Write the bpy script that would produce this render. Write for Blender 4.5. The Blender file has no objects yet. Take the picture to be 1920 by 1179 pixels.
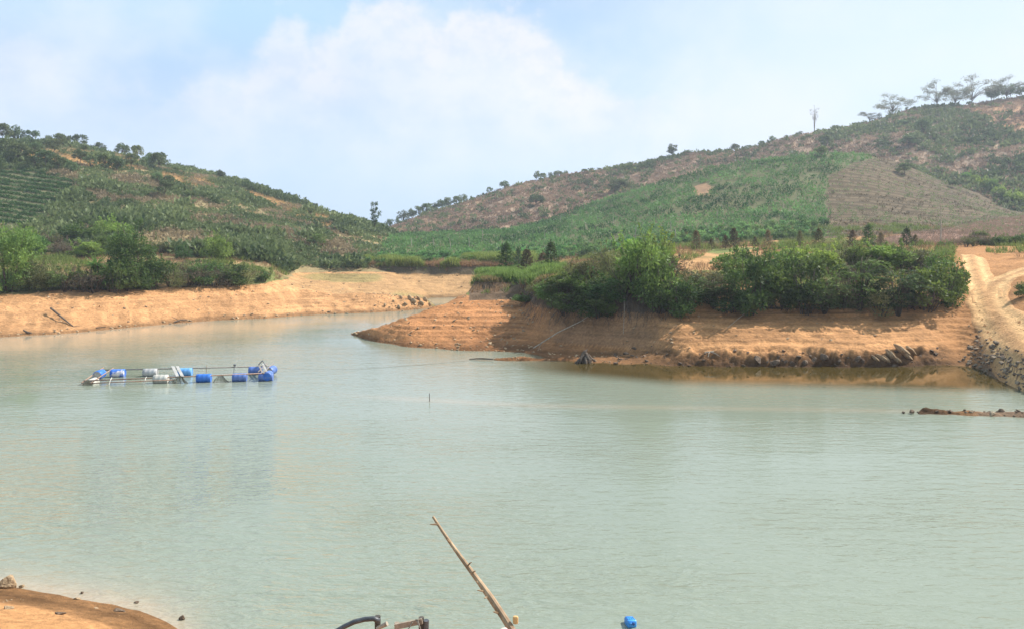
import bpy, math, random
import numpy as np
from mathutils import Vector, Matrix
R = math.radians
random.seed(7)
RNG = np.random.default_rng(11)
SC = bpy.context.scene
COL = SC.collection
F, HOR, CH = 1507.0, 453.0, 8.2          # focal length (px of a 1920 wide frame), horizon row, eye height above the water

# ------------------------------------------------------------------ noise
def _hash(ix, iy, s):
    h = (ix.astype(np.int64)*374761393 + iy.astype(np.int64)*668265263 + s*1274126177) & 0xffffffff
    h = ((h ^ (h >> 13))*1274126177) & 0xffffffff
    return ((h ^ (h >> 16)) & 0xffff)/65535.0
def vnoise(x, y, s=0):
    x = np.asarray(x, float); y = np.asarray(y, float)
    ix = np.floor(x); iy = np.floor(y); fx = x-ix; fy = y-iy
    fx = fx*fx*(3-2*fx); fy = fy*fy*(3-2*fy)
    a = _hash(ix, iy, s); b = _hash(ix+1, iy, s); c = _hash(ix, iy+1, s); d = _hash(ix+1, iy+1, s)
    return (a*(1-fx)+b*fx)*(1-fy)+(c*(1-fx)+d*fx)*fy
def fbm(x, y, sc, oc=4, s=0, g=0.5):
    t = 0; a = 1; w = 0
    for o in range(oc):
        t = t + a*vnoise(np.asarray(x)/sc*2**o+17.3*o, np.asarray(y)/sc*2**o-9.1*o, s+o); w += a; a *= g
    return t/w
def sstep(a, b, x):
    t = np.clip((np.asarray(x, float)-a)/(b-a), 0, 1); return t*t*(3-2*t)
def inpoly(px, py, poly):
    px = np.asarray(px, float); py = np.asarray(py, float)
    r = np.zeros(px.shape, bool); n = len(poly)
    for i in range(n):
        x1, y1 = poly[i]; x2, y2 = poly[(i+1) % n]
        c = ((y1 > py) != (y2 > py)) & (px < (x2-x1)*(py-y1)/((y2-y1) if y2 != y1 else 1e-9)+x1)
        r ^= c
    return r

# ------------------------------------------------------------------ terrain
PX = np.concatenate([np.arange(-800, -80, 14.), np.arange(-80, 2000, 3.1), np.arange(2000, 2800, 14.)])
YS = np.concatenate([np.arange(1.0, 21, .16), np.arange(21, 36, .5), np.arange(36, 41, .07), np.arange(41, 50, .4), np.arange(50, 66, .11), np.arange(66, 108, .15),
                     np.arange(108, 142, .26), np.arange(142, 262, .75), np.arange(262, 384, .95), np.arange(384, 760, 10.)])
def table(rows):
    rows = sorted(rows); p = [r[0] for r in rows]; K = len(rows[0][1])
    ker = np.exp(-np.linspace(-2, 2, 9)**2); ker /= ker.sum()
    Z = np.empty((len(YS), len(PX)))
    yk = []; zk = []
    for k in range(K):
        for arr, q in ((yk, 0), (zk, 1)):
            v = np.interp(PX, p, [r[1][k][q] for r in rows])
            vp = np.pad(v, 4, mode='edge'); arr.append(np.convolve(vp, ker, 'valid'))
    yk = np.array(yk); zk = np.array(zk)
    for j in range(len(PX)):
        Z[:, j] = np.interp(YS, yk[:, j], zk[:, j], left=-3.)
    return Z
GX = (PX[None, :]-960)/F*YS[:, None]; GY = np.repeat(YS[:, None], len(PX), 1); GP = np.repeat(PX[None, :], len(YS), 0)
# near bank the photographer stands on
yw = np.interp(GX, [-60, -20, -12.6, -10, -8.3, -7.0, -6.2, -4.5, 0, 8, 30], [24, 20.6, 19.2, 18.55, 17.9, 16.95, 15.6, 14.2, 13, 12.6, 12])
yw = yw + .03 + .35*(fbm(GX, GY, 1.6, 3, 5)-.5)
d = yw-GY
ZA = np.where(d > 0, np.minimum(d*.30, 1.2)+np.maximum(d-4, 0)*.42, np.maximum(d*.3, -2.2))
ZB = table([
 (-800, [(50,-2),(56,0),(62,1.6),(66,3.3),(72,4.6),(112,7),(150,20),(200,42),(255,58),(330,48),(450,25)]),
 (-300, [(56,-2),(63,0),(69,1.6),(75,3.2),(80,4.2),(112,6.5),(150,17),(200,34),(258,48),(330,38),(450,18)]),
 (0,    [(62,-2),(69,0),(74,1.6),(80,3.2),(84,4.1),(113,6.3),(150,15),(200,29),(258,41),(330,32),(450,14)]),
 (130,  [(64,-2),(72,0),(76.5,1.5),(82,3.2),(86,4.0),(114,6.2),(150,14.5),(200,28),(256,39.5),(330,29),(450,12)]),
 (200,  [(66,-2),(75,0),(79,1.5),(84,3.2),(88,4.0),(114,6.1),(150,14),(200,26.5),(254,36.5),(330,26),(450,11)]),
 (300,  [(70,-2),(79.5,0),(83,1.5),(87.5,3.2),(91,3.9),(115,6),(150,13),(200,24),(252,32),(330,22),(450,10)]),
 (400,  [(74,-2),(83.5,0),(87,1.4),(91,3.1),(94,3.8),(116,5.9),(150,11.8),(200,21),(250,28.4),(330,18),(450,9)]),
 (500,  [(78,-2),(86,0),(90,1.2),(96,3.1),(99,3.6),(118,5.4),(150,10),(200,17),(245,22.8),(310,12),(450,7)]),
 (560,  [(80,-2),(89,0),(93,1.1),(99,2.3),(103,2.4),(126,2.8),(150,8.6),(200,14.6),(240,19.6),(300,10),(450,6)]),
 (620,  [(84,-2),(91,0),(94,.9),(98,1.7),(103,1.7),(128,2.2),(150,7.4),(200,12.4),(237,16),(300,8),(450,5)]),
 (700,  [(86,-2),(93,0),(95,.9),(98,1.9),(101,1.5),(112,.6),(150,5.5),(200,9.4),(232,11.4),(290,6),(450,4)]),
 (760,  [(88,-2),(95.3,0),(96.5,1.),(98.5,1.75),(101,1.1),(106,0),(150,4),(200,7),(230,8.6),(290,5),(450,4)]),
 (800,  [(92,-2),(98.5,0),(99.2,.7),(100.3,1.1),(102,.5),(105,-.6),(150,3),(200,5),(230,6),(290,4),(450,4)]),
 (824,  [(94,-2),(101,-.3),(101.5,-.2),(102,-.3),(103,-.6),(106,-2),(150,1),(200,3),(230,4),(290,3),(450,3)]),
 (900,  [(94,-3),(101,-3),(101.5,-3),(102,-3),(103,-3),(106,-3),(150,0),(200,1),(230,2),(290,2),(450,2)]),
])
ZC = table([
 (300,  [(90,-2),(100,-1),(120,1),(134,2),(137,3),(175,5),(205,6),(235,7),(300,5),(420,4)]),
 (500,  [(88,-2),(98,.6),(116,2.0),(132,2.9),(135,4.2),(175,6.4),(205,7.4),(235,8.4),(300,5),(420,4)]),
 (560,  [(88,-2),(97,.8),(115,1.7),(134,2.8),(136,4.2),(175,6.8),(205,8),(235,9),(300,6),(420,4)]),
 (700,  [(90,-2),(98,.6),(112,1.1),(134,2.7),(136,4.1),(175,7.0),(205,8.3),(235,9.3),(300,6),(420,4)]),
 (780,  [(98,-2),(106,-.3),(117,.25),(133,2.5),(135,4.1),(175,7),(205,8.6),(235,9.8),(300,7),(420,4)]),
 (850,  [(106,-2),(112,-1),(118,0),(132,2.3),(134,4),(172,7.4),(204,9.2),(235,10.3),(300,7),(420,5)]),
 (950,  [(104,-2),(112,-.5),(120,1),(132,2.8),(134,4.3),(172,7.8),(204,10),(235,11.8),(300,8),(420,6)]),
 (1040, [(100,-2),(110,1.5),(120,3),(130,4.2),(134,4.8),(172,8.6),(204,11.8),(235,14.9),(300,9),(420,6)]),
 (1150, [(96,0),(108,3),(120,4.4),(130,5.2),(134,5.8),(172,10.4),(204,15.8),(235,21.1),(300,14),(420,8)]),
 (1250, [(96,2),(108,4.5),(120,5.6),(130,6.4),(134,6.9),(172,12.6),(204,19.6),(235,26.6),(300,18),(420,10)]),
 (1350, [(96,3),(108,5.2),(120,6.3),(130,7),(134,7.4),(172,14),(204,22.4),(235,30.5),(300,21),(420,12)]),
 (1450, [(96,3.5),(108,5.6),(120,6.6),(130,7.4),(134,7.9),(172,14.8),(204,23.8),(235,32.4),(300,23),(420,13)]),
 (1560, [(96,4),(108,6),(120,7),(130,7.8),(134,8.4),(172,15.4),(204,24.8),(235,33.9),(300,25),(420,14)]),
 (1630, [(96,4),(108,6),(120,7.2),(130,8.2),(134,8.8),(172,15),(204,24.2),(235,33.0),(300,25),(420,14)]),
 (1700, [(96,4),(108,6),(120,7.4),(130,8.6),(134,9.1),(172,14),(204,22),(235,30.0),(300,23),(420,14)]),
 (1800, [(96,4),(108,6.4),(120,7.8),(130,8.8),(134,9.3),(172,12.9),(204,18.8),(235,24.8),(300,20),(420,14)]),
 (1900, [(96,5),(108,6.8),(120,8),(130,9),(134,9.5),(172,12.6),(204,15.6),(235,18.8),(300,16),(420,14)]),
 (2100, [(96,5),(108,7),(120,8.2),(130,9.2),(134,9.8),(172,12),(204,13),(235,14),(300,13),(420,12)]),
 (2700, [(96,5),(108,7),(120,8.2),(130,9.2),(134,9.8),(172,11),(204,11),(235,11),(300,11),(420,11)]),
])
crest = [(300,-2),(600,4),(690,11.5),(720,12.8),(760,16.5),(800,20),(850,23.5),(900,28),(950,31.5),(1000,34.5),(1050,37),(1100,38.8),(1150,40.5),(1200,42.8),
         (1250,45.2),(1300,47.2),(1400,49.6),(1470,53.5),(1520,55.5),(1560,57),(1600,59),(1650,62.5),(1700,66),(1750,67.8),(1800,69),(1850,71),(1920,72.6),(2100,76),(2400,68),(2800,50)]
rowsD = []
for p, c in crest:
    b = float(np.interp(p, [600, 900, 1300, 1700, 1900, 2400], [4, 8, 12, 15, 13, 12]))
    y0 = float(np.interp(p, [600, 900, 1700, 1900], [236, 238, 225, 205]))
    rowsD.append((p, [(y0-60, b-10), (y0, b), (y0+(360-y0)*.3, b+(c-b)*.27), (y0+(360-y0)*.6, b+(c-b)*.62), (y0+(360-y0)*.85, b+(c-b)*.9), (360, c), (420, c-9), (600, max(c-50, 2))]))
ZD = table(rowsD)
ZE = table([
 (600,  [(64,-3),(70,-3),(71,-3),(72,-3),(73,-3),(74,-3),(75,-3),(76,-3),(82,-3)]),
 (640,  [(64,-2),(70.5,-.8),(70.8,-.6),(71.2,-.5),(71.6,-.6),(72,-.8),(73,-1),(76,-2),(82,-2)]),
 (662,  [(66,-2),(70.5,0),(70.8,.05),(71.2,.1),(71.6,.05),(72,-.1),(73,-.5),(76,-1.5),(82,-2)]),
 (700,  [(60,-2),(66,0),(66.6,.35),(67.3,.9),(67.9,1.05),(68.6,.8),(70,.2),(74,-1),(82,-2)]),
 (760,  [(57,-2),(62.7,0),(64,.5),(66,1.4),(67.6,1.9),(69,1.5),(72,.5),(76,-.8),(84,-2)]),
 (820,  [(55,-2),(61.3,0),(63.3,.6),(67,1.8),(70,2.65),(72.5,2.1),(76,.8),(81,-.7),(88,-2)]),
 (872,  [(54,-2),(60.6,0),(63,.6),(68,2.0),(73,3.2),(77,3.2),(80,2.6),(85,-.5),(90,-2)]),
 (892,  [(54,-2),(60.5,0),(63,.5),(69,2.1),(74.5,3.3),(80,3.5),(81,4.3),(95,4.1),(104,-.5)]),
 (930,  [(53.6,-2),(60.2,0),(62.8,.5),(69,2.1),(75,3.3),(78,3.5),(79,4.3),(96,4.1),(106,0)]),
 (985,  [(53,-2),(59.5,0),(62,.5),(68,2.1),(74,3.3),(75,4.2),(84,4.5),(100,4.3),(112,2)]),
 (1020, [(51,-2),(57,0),(60.4,.45),(63,2.0),(65.6,3.9),(67,4.8),(82,5.0),(102,5.0),(116,3.4)]),
 (1050, [(50,-2),(55.8,0),(59.8,.4),(61.9,2.0),(64.2,4.0),(65.6,4.9),(82,5.2),(102,5.2),(120,4)]),
 (1100, [(48,-2),(54.7,0),(58.8,.35),(60.7,2.1),(62.8,4.1),(64.2,5.0),(80,5.5),(102,5.9),(122,5)]),
 (1170, [(47,-2),(54.0,0),(57.6,.4),(59.4,2.1),(61.4,4.0),(62.8,4.9),(78,5.8),(102,6.6),(122,6)]),
 (1215, [(46,-2),(53.5,0),(56.7,.5),(58.5,2.0),(60.5,3.7),(62,4.6),(78,5.9),(102,6.9),(124,6.6)]),
 (1240, [(46,-2),(53.2,0),(55.2,.5),(57.6,1.9),(60.2,3.2),(61.8,4.4),(78,5.9),(102,7.0),(124,6.8)]),
 (1270, [(46,-2),(53,0),(54,.6),(57.3,2.4),(59.6,2.9),(61.4,4.2),(77,6.0),(102,7.2),(125,7)]),
 (1400, [(46,-2),(52.8,0),(53.3,.6),(57,2.0),(60.2,2.9),(62.4,4.2),(77,6.1),(102,7.4),(125,7.3)]),
 (1500, [(46,-2),(52.6,0),(53.1,.7),(57,1.9),(60.4,2.85),(62.6,4),(77,6.0),(102,7.5),(125,7.4)]),
 (1620, [(46,-2),(52.7,0),(53.4,.8),(57,1.9),(60.6,2.8),(62.6,3.9),(76,6),(102,7.5),(125,7.6)]),
 (1700, [(46,-2),(53,0),(53.8,.6),(57,1.7),(60.6,2.7),(63,4.0),(76,6),(102,7.6),(125,7.8)]),
 (1760, [(46,-2),(53.4,0),(54.4,.5),(57.4,1.6),(61,2.8),(66,4.2),(76,6),(102,7.7),(125,7.9)]),
 (1800, [(46,-2),(53.4,0),(54.5,.5),(58,1.8),(64,3.6),(70,4.9),(80,6.9),(102,7.8),(125,8)]),
 (1830, [(45,-2),(52.4,0),(53.5,.7),(56.5,1.7),(62,3.3),(70,5.0),(80,6.9),(102,7.8),(125,8)]),
 (1860, [(42,-2),(49,0),(50.4,.9),(52.5,1.6),(60,3.2),(70,5.2),(82,6.9),(102,7.8),(125,8)]),
 (1920, [(38,-2),(44,0),(45.3,.9),(46.6,1.6),(55,3.3),(70,6.0),(84,7.1),(102,7.9),(125,8.2)]),
 (2000, [(32,-2),(38,0),(39.4,1),(41,1.7),(52,3.6),(70,6.3),(84,7.4),(102,8),(125,8.4)]),
 (2200, [(24,-2),(30,0),(31.5,1),(33,1.8),(46,4),(70,6.6),(84,7.7),(102,8.3),(125,8.6)]),
 (2700, [(14,-2),(20,0),(21.5,1),(23,1.8),(36,4.3),(70,7),(84,8),(102,8.6),(125,9)]),
])
# low spit in front of the peninsula and the sand bar on the right
def ridge(pts, w, hgt):
    yl = np.interp(GP, [p[0] for p in pts], [p[1] for p in pts]); m = sstep(pts[0][0], pts[0][0]+60, GP)
    return -2.2+(2.2+hgt*(.55+.9*fbm(GX, GY, .7, 3, 77)))*np.exp(-((GY-yl)/w)**2)*m
ZS1 = ridge([(874, 56.3), (960, 55.8), (1050, 55.9), (1120, 55.3)], 1.6, .13)-3*sstep(1085, 1125, GP)
ZS2 = ridge([(1668, 38.7), (1760, 38.5), (1920, 38.0), (2100, 37)], 1.7, .15)
ST = np.stack([ZA, ZB, ZC, ZD, np.maximum(ZE, np.maximum(ZS1, ZS2))])
CLS = ST.argmax(0)
Z = ST.max(0)
# soften creases on the hills, then roughen everything
for _ in range(5):
    s = (np.roll(Z, 1, 0)+np.roll(Z, -1, 0)+Z*2)/4; Z = np.where(GY > 145, s, Z)
for _ in range(2):
    s = (np.roll(Z, 1, 0)+np.roll(Z, -1, 0)+np.roll(Z, 1, 1)+np.roll(Z, -1, 1)+Z*2)/6; Z = np.where((GY > 40) & (GY < 145), s, Z)
bank = sstep(-.3, .2, Z)*(1-sstep(2.9, 3.6, Z))*(GY < 140)
under = Z < -.3
bank = bank*np.where(CLS == 0, .3, 1.)
Z = Z + bank*((fbm(GX, GY, 3.2, 3, 31)-.5)*.42 + (fbm(GX, GY, .8, 3, 3)-.5)*.22)
Z = Z + bank*sstep(.3, .6, Z)*.04*np.sin(Z*2*math.pi/.31+11*fbm(GX, GY, 5, 3, 8))
Z = Z + (GY > 62)*(1-bank)*(Z > 2.5)*((fbm(GX, GY, 3, 4, 21)-.5)*.5 + sstep(150, 220, GY)*(fbm(GX, GY, 26, 4, 22)-.5)*3.2)
toeg = (CLS == 4)*sstep(1200, 1320, GP)*(1-sstep(1730, 1790, GP))*sstep(0, .12, Z)*(1-sstep(.75, 1.2, Z))
Z = Z+toeg*((fbm(GX, GY, .55, 3, 47)-.5)*.95+(fbm(GX+GY, GY, 1.7, 2, 48)-.5)*.5)
# gullies on the shaded scarp
sc = sstep(990, 1040, GP)*(1-sstep(1240, 1290, GP))*sstep(1.2, 2.2, Z)*(1-sstep(4.3, 4.6, Z))*(GY < 75)
Z = Z - sc*.55*np.abs(fbm(GX, GY*.25, .9, 3, 41)-.5)*2
Z = np.where(under, np.minimum(Z, -.12), Z)
PYG = HOR+F*(CH-Z)/GY
RUN = np.minimum.accumulate(PYG, 0)
VIS = (PYG <= RUN+.3) & (Z > -.1)

def gsample(px, Y):
    """terrain height at (px column, depth)"""
    px = np.atleast_1d(np.asarray(px, float)); Y = np.atleast_1d(np.asarray(Y, float))
    i = np.clip(np.searchsorted(YS, Y)-1, 0, len(YS)-2); j = np.clip(np.searchsorted(PX, px)-1, 0, len(PX)-2)
    a = np.clip((Y-YS[i])/(YS[i+1]-YS[i]), 0, 1); b = np.clip((px-PX[j])/(PX[j+1]-PX[j]), 0, 1)
    return (Z[i, j]*(1-b)+Z[i, j+1]*b)*(1-a)+(Z[i+1, j]*(1-b)+Z[i+1, j+1]*b)*a
def zat(x, y):
    return float(gsample(960+F*x/y, y)[0])
def clsat(px, Y):
    i = np.clip(np.searchsorted(YS, Y), 0, len(YS)-1); j = np.clip(np.searchsorted(PX, px), 0, len(PX)-1)
    return CLS[i, j], VIS[i, j]
def gp(px, py, ymin=0):
    """where the line of sight through a photo pixel meets the ground"""
    j = int(np.clip(np.searchsorted(PX, px), 0, len(PX)-1))
    ok = np.where((PYG[:, j] <= py) & (YS > ymin) & (Z[:, j] > -.15))[0]
    i = ok[0] if len(ok) else len(YS)-60
    Y = YS[i]
    return Vector(((px-960)/F*Y, Y, float(gsample(px, Y)[0])))
def crestpt(px, lo, hi):
    j = int(np.searchsorted(PX, px)); a = np.where((YS > lo) & (YS < hi))[0]
    i = a[PYG[a, j].argmin()]; Y = YS[i]
    return Vector(((px-960)/F*Y, Y, float(Z[i, j])))
def at(px, py, Y):
    return Vector(((px-960)/F*Y, Y, CH-(py-HOR)/F*Y))

# ------------------------------------------------------------------ mesh helpers
class G:
    def __init__(s): s.V = []; s.Q = []; s.T = []; s.n = 0; s.tq = []; s.tt = []; s.mq = []; s.mt = []
    def add(s, V, Q=None, T=None, tint=.5, mat=0):
        V = np.asarray(V, float).reshape(-1, 3)
        if Q is not None and len(Q):
            Q = np.asarray(Q, int); s.Q.append(Q+s.n); s.tq.append(np.broadcast_to(np.asarray(tint, float), (len(Q),)).copy()); s.mq.append(np.full(len(Q), mat))
        if T is not None and len(T):
            T = np.asarray(T, int); s.T.append(T+s.n); s.tt.append(np.broadcast_to(np.asarray(tint, float), (len(T),)).copy()); s.mt.append(np.full(len(T), mat))
        s.V.append(V); s.n += len(V); return s
    def mesh(s, name, mats, smooth=False):
        V = np.concatenate(s.V); Q = np.concatenate(s.Q) if s.Q else np.zeros((0, 4), int); T = np.concatenate(s.T) if s.T else np.zeros((0, 3), int)
        me = bpy.data.meshes.new(name); nq, nt = len(Q), len(T)
        me.vertices.add(len(V)); me.vertices.foreach_set('co', V.astype(np.float32).ravel())
        me.loops.add(nq*4+nt*3); me.loops.foreach_set('vertex_index', np.concatenate([Q.ravel(), T.ravel()]).astype(np.int32))
        me.polygons.add(nq+nt)
        me.polygons.foreach_set('loop_start', np.concatenate([np.arange(nq)*4, nq*4+np.arange(nt)*3]).astype(np.int32))
        tint = np.concatenate(s.tq+s.tt) if (s.tq or s.tt) else np.zeros(0)
        mi = np.concatenate(s.mq+s.mt).astype(np.int32)
        for m in (mats if isinstance(mats, (list, tuple)) else [mats]): me.materials.append(m)
        me.polygons.foreach_set('material_index', mi)
        me.update(calc_edges=True)
        a = me.attributes.new('tint', 'FLOAT', 'FACE'); a.data.foreach_set('value', tint.astype(np.float32))
        me.polygons.foreach_set('use_smooth', np.full(nq+nt, smooth))
        return me
def obj(name, me, parent=None, loc=None):
    o = bpy.data.objects.new(name, me); COL.objects.link(o)
    if parent: o.parent = parent
    if loc is not None: o.location = loc
    return o
def tag(o, label=None, cat=None, group=None, kind=None):
    if label: o['label'] = label
    if cat: o['category'] = cat
    if group: o['group'] = group
    if kind: o['kind'] = kind
    return o
def dup(root, loc, rz=0, scale=1, label=None, tilt=(0, 0)):
    r = root.copy(); COL.objects.link(r); r.location = loc; r.rotation_euler = (tilt[0], tilt[1], rz)
    r.scale = scale if hasattr(scale, '__len__') else (scale,)*3
    if label: r['label'] = label
    for ch in root.children:
        c = ch.copy(); COL.objects.link(c); c.parent = r
    return r
def tube(g, pts, rad, n=6, tint=.5, mat=0, cap=True):
    pts = [Vector(p) for p in pts]; m = len(pts)
    if not hasattr(rad, '__len__'): rad = [rad]*m
    V = []
    up = Vector((0.13, .37, .9))
    for i, p in enumerate(pts):
        t = (pts[min(i+1, m-1)]-pts[max(i-1, 0)]).normalized()
        a = t.cross(up)
        if a.length < .05: a = t.cross(Vector((1, 0, 0)))
        a.normalize(); b = t.cross(a)
        for k in range(n):
            an = 2*math.pi*k/n; V.append(p+(a*math.cos(an)+b*math.sin(an))*rad[i])
    Q = [(i*n+k, i*n+(k+1) % n, (i+1)*n+(k+1) % n, (i+1)*n+k) for i in range(m-1) for k in range(n)]
    T = []
    if cap:
        V.append(pts[0]); V.append(pts[-1]); c0 = m*n
        for k in range(n): T.append((c0, (k+1) % n, k)); T.append((c0+1, (m-1)*n+k, (m-1)*n+(k+1) % n))
    g.add(V, Q, T, tint, mat)
def box(g, c, size, rot=None, tint=.5, mat=0):
    V = [Vector((x*size[0]/2, y*size[1]/2, z*size[2]/2)) for x in (-1, 1) for y in (-1, 1) for z in (-1, 1)]
    if rot is not None: V = [rot @ v for v in V]
    V = [v+Vector(c) for v in V]
    g.add(V, [(0, 1, 3, 2), (4, 6, 7, 5), (0, 4, 5, 1), (2, 3, 7, 6), (0, 2, 6, 4), (1, 5, 7, 3)], None, tint, mat)
def lathe(g, prof, n=20, M=None, tint=.5, mat=0):
    """prof: (radius, height) list; axis z"""
    V = []; m = len(prof)
    for r, h in prof:
        for k in range(n):
            a = 2*math.pi*k/n; V.append(Vector((r*math.cos(a), r*math.sin(a), h)))
    V += [Vector((0, 0, prof[0][1])), Vector((0, 0, prof[-1][1]))]
    if M is not None: V = [M @ v for v in V]
    Q = [(i*n+k, i*n+(k+1) % n, (i+1)*n+(k+1) % n, (i+1)*n+k) for i in range(m-1) for k in range(n)]
    T = [(m*n, (k+1) % n, k) for k in range(n)]+[(m*n+1, (m-1)*n+k, (m-1)*n+(k+1) % n) for k in range(n)]
    g.add(V, Q, T, tint, mat)
def unit(v):
    return v/np.maximum(np.linalg.norm(v, axis=-1, keepdims=True), 1e-9)
def rnd_dir(n):
    return unit(RNG.normal(size=(n, 3)))
def leaves(g, C, D, N, L, W, tint, mat=0):
    """leaf shaped faces: base C, axis D, face normal N"""
    n = len(C); D = unit(D); S = unit(np.cross(D, N)); L = np.broadcast_to(np.asarray(L, float), (n,))[:, None]; W = np.broadcast_to(np.asarray(W, float), (n,))[:, None]
    V = np.stack([C, C+D*L*.45+S*W*.5, C+D*L, C+D*L*.45-S*W*.5], 1).reshape(-1, 3)
    g.add(V, np.arange(4*n).reshape(-1, 4), None, tint, mat)
def clump(g, c, rad, n, L, W, up=.35, out=.6, tint=(0, 1), shell=.55, droop=0., mat=0):
    d = rnd_dir(n); r = (shell+(1-shell)*RNG.random(n))[:, None]
    P = np.asarray(c)+d*r*np.asarray(rad)
    D = unit(d*out+rnd_dir(n)*.8+np.array([0, 0, up-droop]))
    N = unit(rnd_dir(n)+np.array([0, 0, .7])+d*.4)
    s = .7+.6*RNG.random(n)
    t = np.clip(tint[0]+(tint[1]-tint[0])*RNG.random(n), 0, 1)
    leaves(g, P, D, N, L*s, W*s, t, mat)

# ------------------------------------------------------------------ materials
def newmat(name):
    m = bpy.data.materials.new(name); m.use_nodes = True; nt = m.node_tree; nt.nodes.clear()
    return m, nt, (lambda t, **k: mk(nt, t, **k))
def mk(nt, t, **k):
    n = nt.nodes.new(t)
    for a, v in k.items():
        if a.startswith('i_'): n.inputs[a[2:].replace('_', ' ')].default_value = v
        else: setattr(n, a, v)
    return n
def c4(c): return (c[0], c[1], c[2], 1)
def leafmat(name, dark, light, trans=.35, rough=.55):
    m, nt, N = newmat(name); L = nt.links.new
    at_ = N('ShaderNodeAttribute', attribute_name='tint'); oi = N('ShaderNodeObjectInfo')
    mx = N('ShaderNodeMix', data_type='RGBA'); mx.inputs[6].default_value = c4(dark); mx.inputs[7].default_value = c4(light)
    L(at_.outputs['Fac'], mx.inputs[0])
    hv = N('ShaderNodeHueSaturation'); mr = N('ShaderNodeMapRange'); mr.inputs[3].default_value = .62; mr.inputs[4].default_value = 1.4
    L(oi.outputs['Random'], mr.inputs[0]); L(mr.outputs[0], hv.inputs['Value'])
    mh = N('ShaderNodeMath', operation='MULTIPLY_ADD'); mh.inputs[1].default_value = .05; mh.inputs[2].default_value = .475
    ml = N('ShaderNodeMath', operation='FRACT'); mm = N('ShaderNodeMath', operation='MULTIPLY'); mm.inputs[1].default_value = 7.31
    L(oi.outputs['Random'], mm.inputs[0]); L(mm.outputs[0], ml.inputs[0]); L(ml.outputs[0], mh.inputs[0]); L(mh.outputs[0], hv.inputs['Hue'])
    L(mx.outputs[2], hv.inputs['Color'])
    p = N('ShaderNodeBsdfPrincipled'); p.inputs['Roughness'].default_value = rough; p.inputs['Specular IOR Level'].default_value = .25
    t = N('ShaderNodeBsdfTranslucent'); ms = N('ShaderNodeMixShader'); ms.inputs[0].default_value = trans
    L(hv.outputs[0], p.inputs['Base Color']); L(hv.outputs[0], t.inputs['Color'])
    L(p.outputs[0], ms.inputs[1]); L(t.outputs[0], ms.inputs[2])
    o = N('ShaderNodeOutputMaterial'); L(ms.outputs[0], o.inputs[0]); return m
def solid(name, a, b, scale=6., rough=.8, bump=.3, spec=.3, stretch=(1, 1, 1), dist=.02):
    m, nt, N = newmat(name); L = nt.links.new
    tc = N('ShaderNodeTexCoord'); mp = N('ShaderNodeMapping'); mp.inputs['Scale'].default_value = stretch
    L(tc.outputs['Object'], mp.inputs[0])
    n = N('ShaderNodeTexNoise'); n.inputs['Scale'].default_value = scale; n.inputs['Detail'].default_value = 6; L(mp.outputs[0], n.inputs['Vector'])
    cr = N('ShaderNodeValToRGB'); cr.color_ramp.elements[0].color = c4(a); cr.color_ramp.elements[1].color = c4(b)
    cr.color_ramp.elements[0].position = .3; cr.color_ramp.elements[1].position = .7
    L(n.outputs['Fac'], cr.inputs[0])
    at_ = N('ShaderNodeAttribute', attribute_name='tint'); mr = N('ShaderNodeMapRange'); mr.inputs[3].default_value = .7; mr.inputs[4].default_value = 1.3
    hv = N('ShaderNodeHueSaturation'); L(at_.outputs['Fac'], mr.inputs[0]); L(mr.outputs[0], hv.inputs['Value']); L(cr.outputs[0], hv.inputs['Color'])
    p = N('ShaderNodeBsdfPrincipled'); p.inputs['Roughness'].default_value = rough; p.inputs['Specular IOR Level'].default_value = spec
    L(hv.outputs[0], p.inputs['Base Color'])
    bu = N('ShaderNodeBump'); bu.inputs['Strength'].default_value = bump; bu.inputs['Distance'].default_value = dist; L(n.outputs['Fac'], bu.inputs['Height']); L(bu.outputs[0], p.inputs['Normal'])
    o = N('ShaderNodeOutputMaterial'); L(p.outputs[0], o.inputs[0]); return m

M = {}
M['leaf_dark'] = leafmat('dark foliage', (0.026, 0.056, 0.016), (0.13, 0.2, 0.052), 0.4)
M['leaf_mid'] = leafmat('mid green foliage', (0.045, 0.092, 0.02), (0.2, 0.29, 0.068), 0.43)
M['leaf_bright'] = leafmat('bright green foliage', (0.06, 0.115, 0.022), (0.24, 0.35, 0.07), 0.45)
M['leaf_olive'] = leafmat('olive foliage', (0.06, 0.075, 0.028), (0.23, 0.23, 0.085), 0.4)
M['leaf_dry'] = leafmat('dry brown foliage', (0.065, 0.05, 0.033), (0.2, 0.15, 0.1), 0.35)
M['leaf_pine'] = leafmat('pine needles', (0.03, 0.062, 0.018), (0.13, 0.19, 0.055), 0.42)
M['leaf_far'] = leafmat('far scrub foliage', (0.046, 0.08, 0.03), (0.185, 0.235, 0.095), 0.42)
M['leaf_farbrown'] = leafmat('far brown scrub', (0.15, 0.105, 0.068), (0.36, 0.255, 0.165), 0.38)
M['leaf_stubble'] = leafmat('dry stubble', (.045, .04, .024), (.15, .12, .065), .3)
M['leaf_sapling'] = leafmat('browning needles', (.07, .062, .03), (.24, .2, .09), .45)
M['leaf_sapling2'] = leafmat('brown needles', (.085, .058, .034), (.27, .18, .1), .45)
M['leaf_wisp'] = leafmat('wispy pale foliage', (.10, .11, .075), (.27, .28, .2), .45)
M['leaf_crop'] = leafmat('crop foliage', (0.02, 0.06, 0.018), (0.2, 0.36, 0.11), 0.42)
M['grass_green'] = leafmat('green grass blades', (0.07, 0.115, 0.022), (0.3, 0.36, 0.1), 0.42)
M['grass_dry'] = leafmat('dry grass blades', (.2, .13, .06), (.46, .32, .16), .35)
M['grass_pink'] = leafmat('pinkish dry grass', (.22, .14, .1), (.44, .31, .24), .35)
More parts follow.
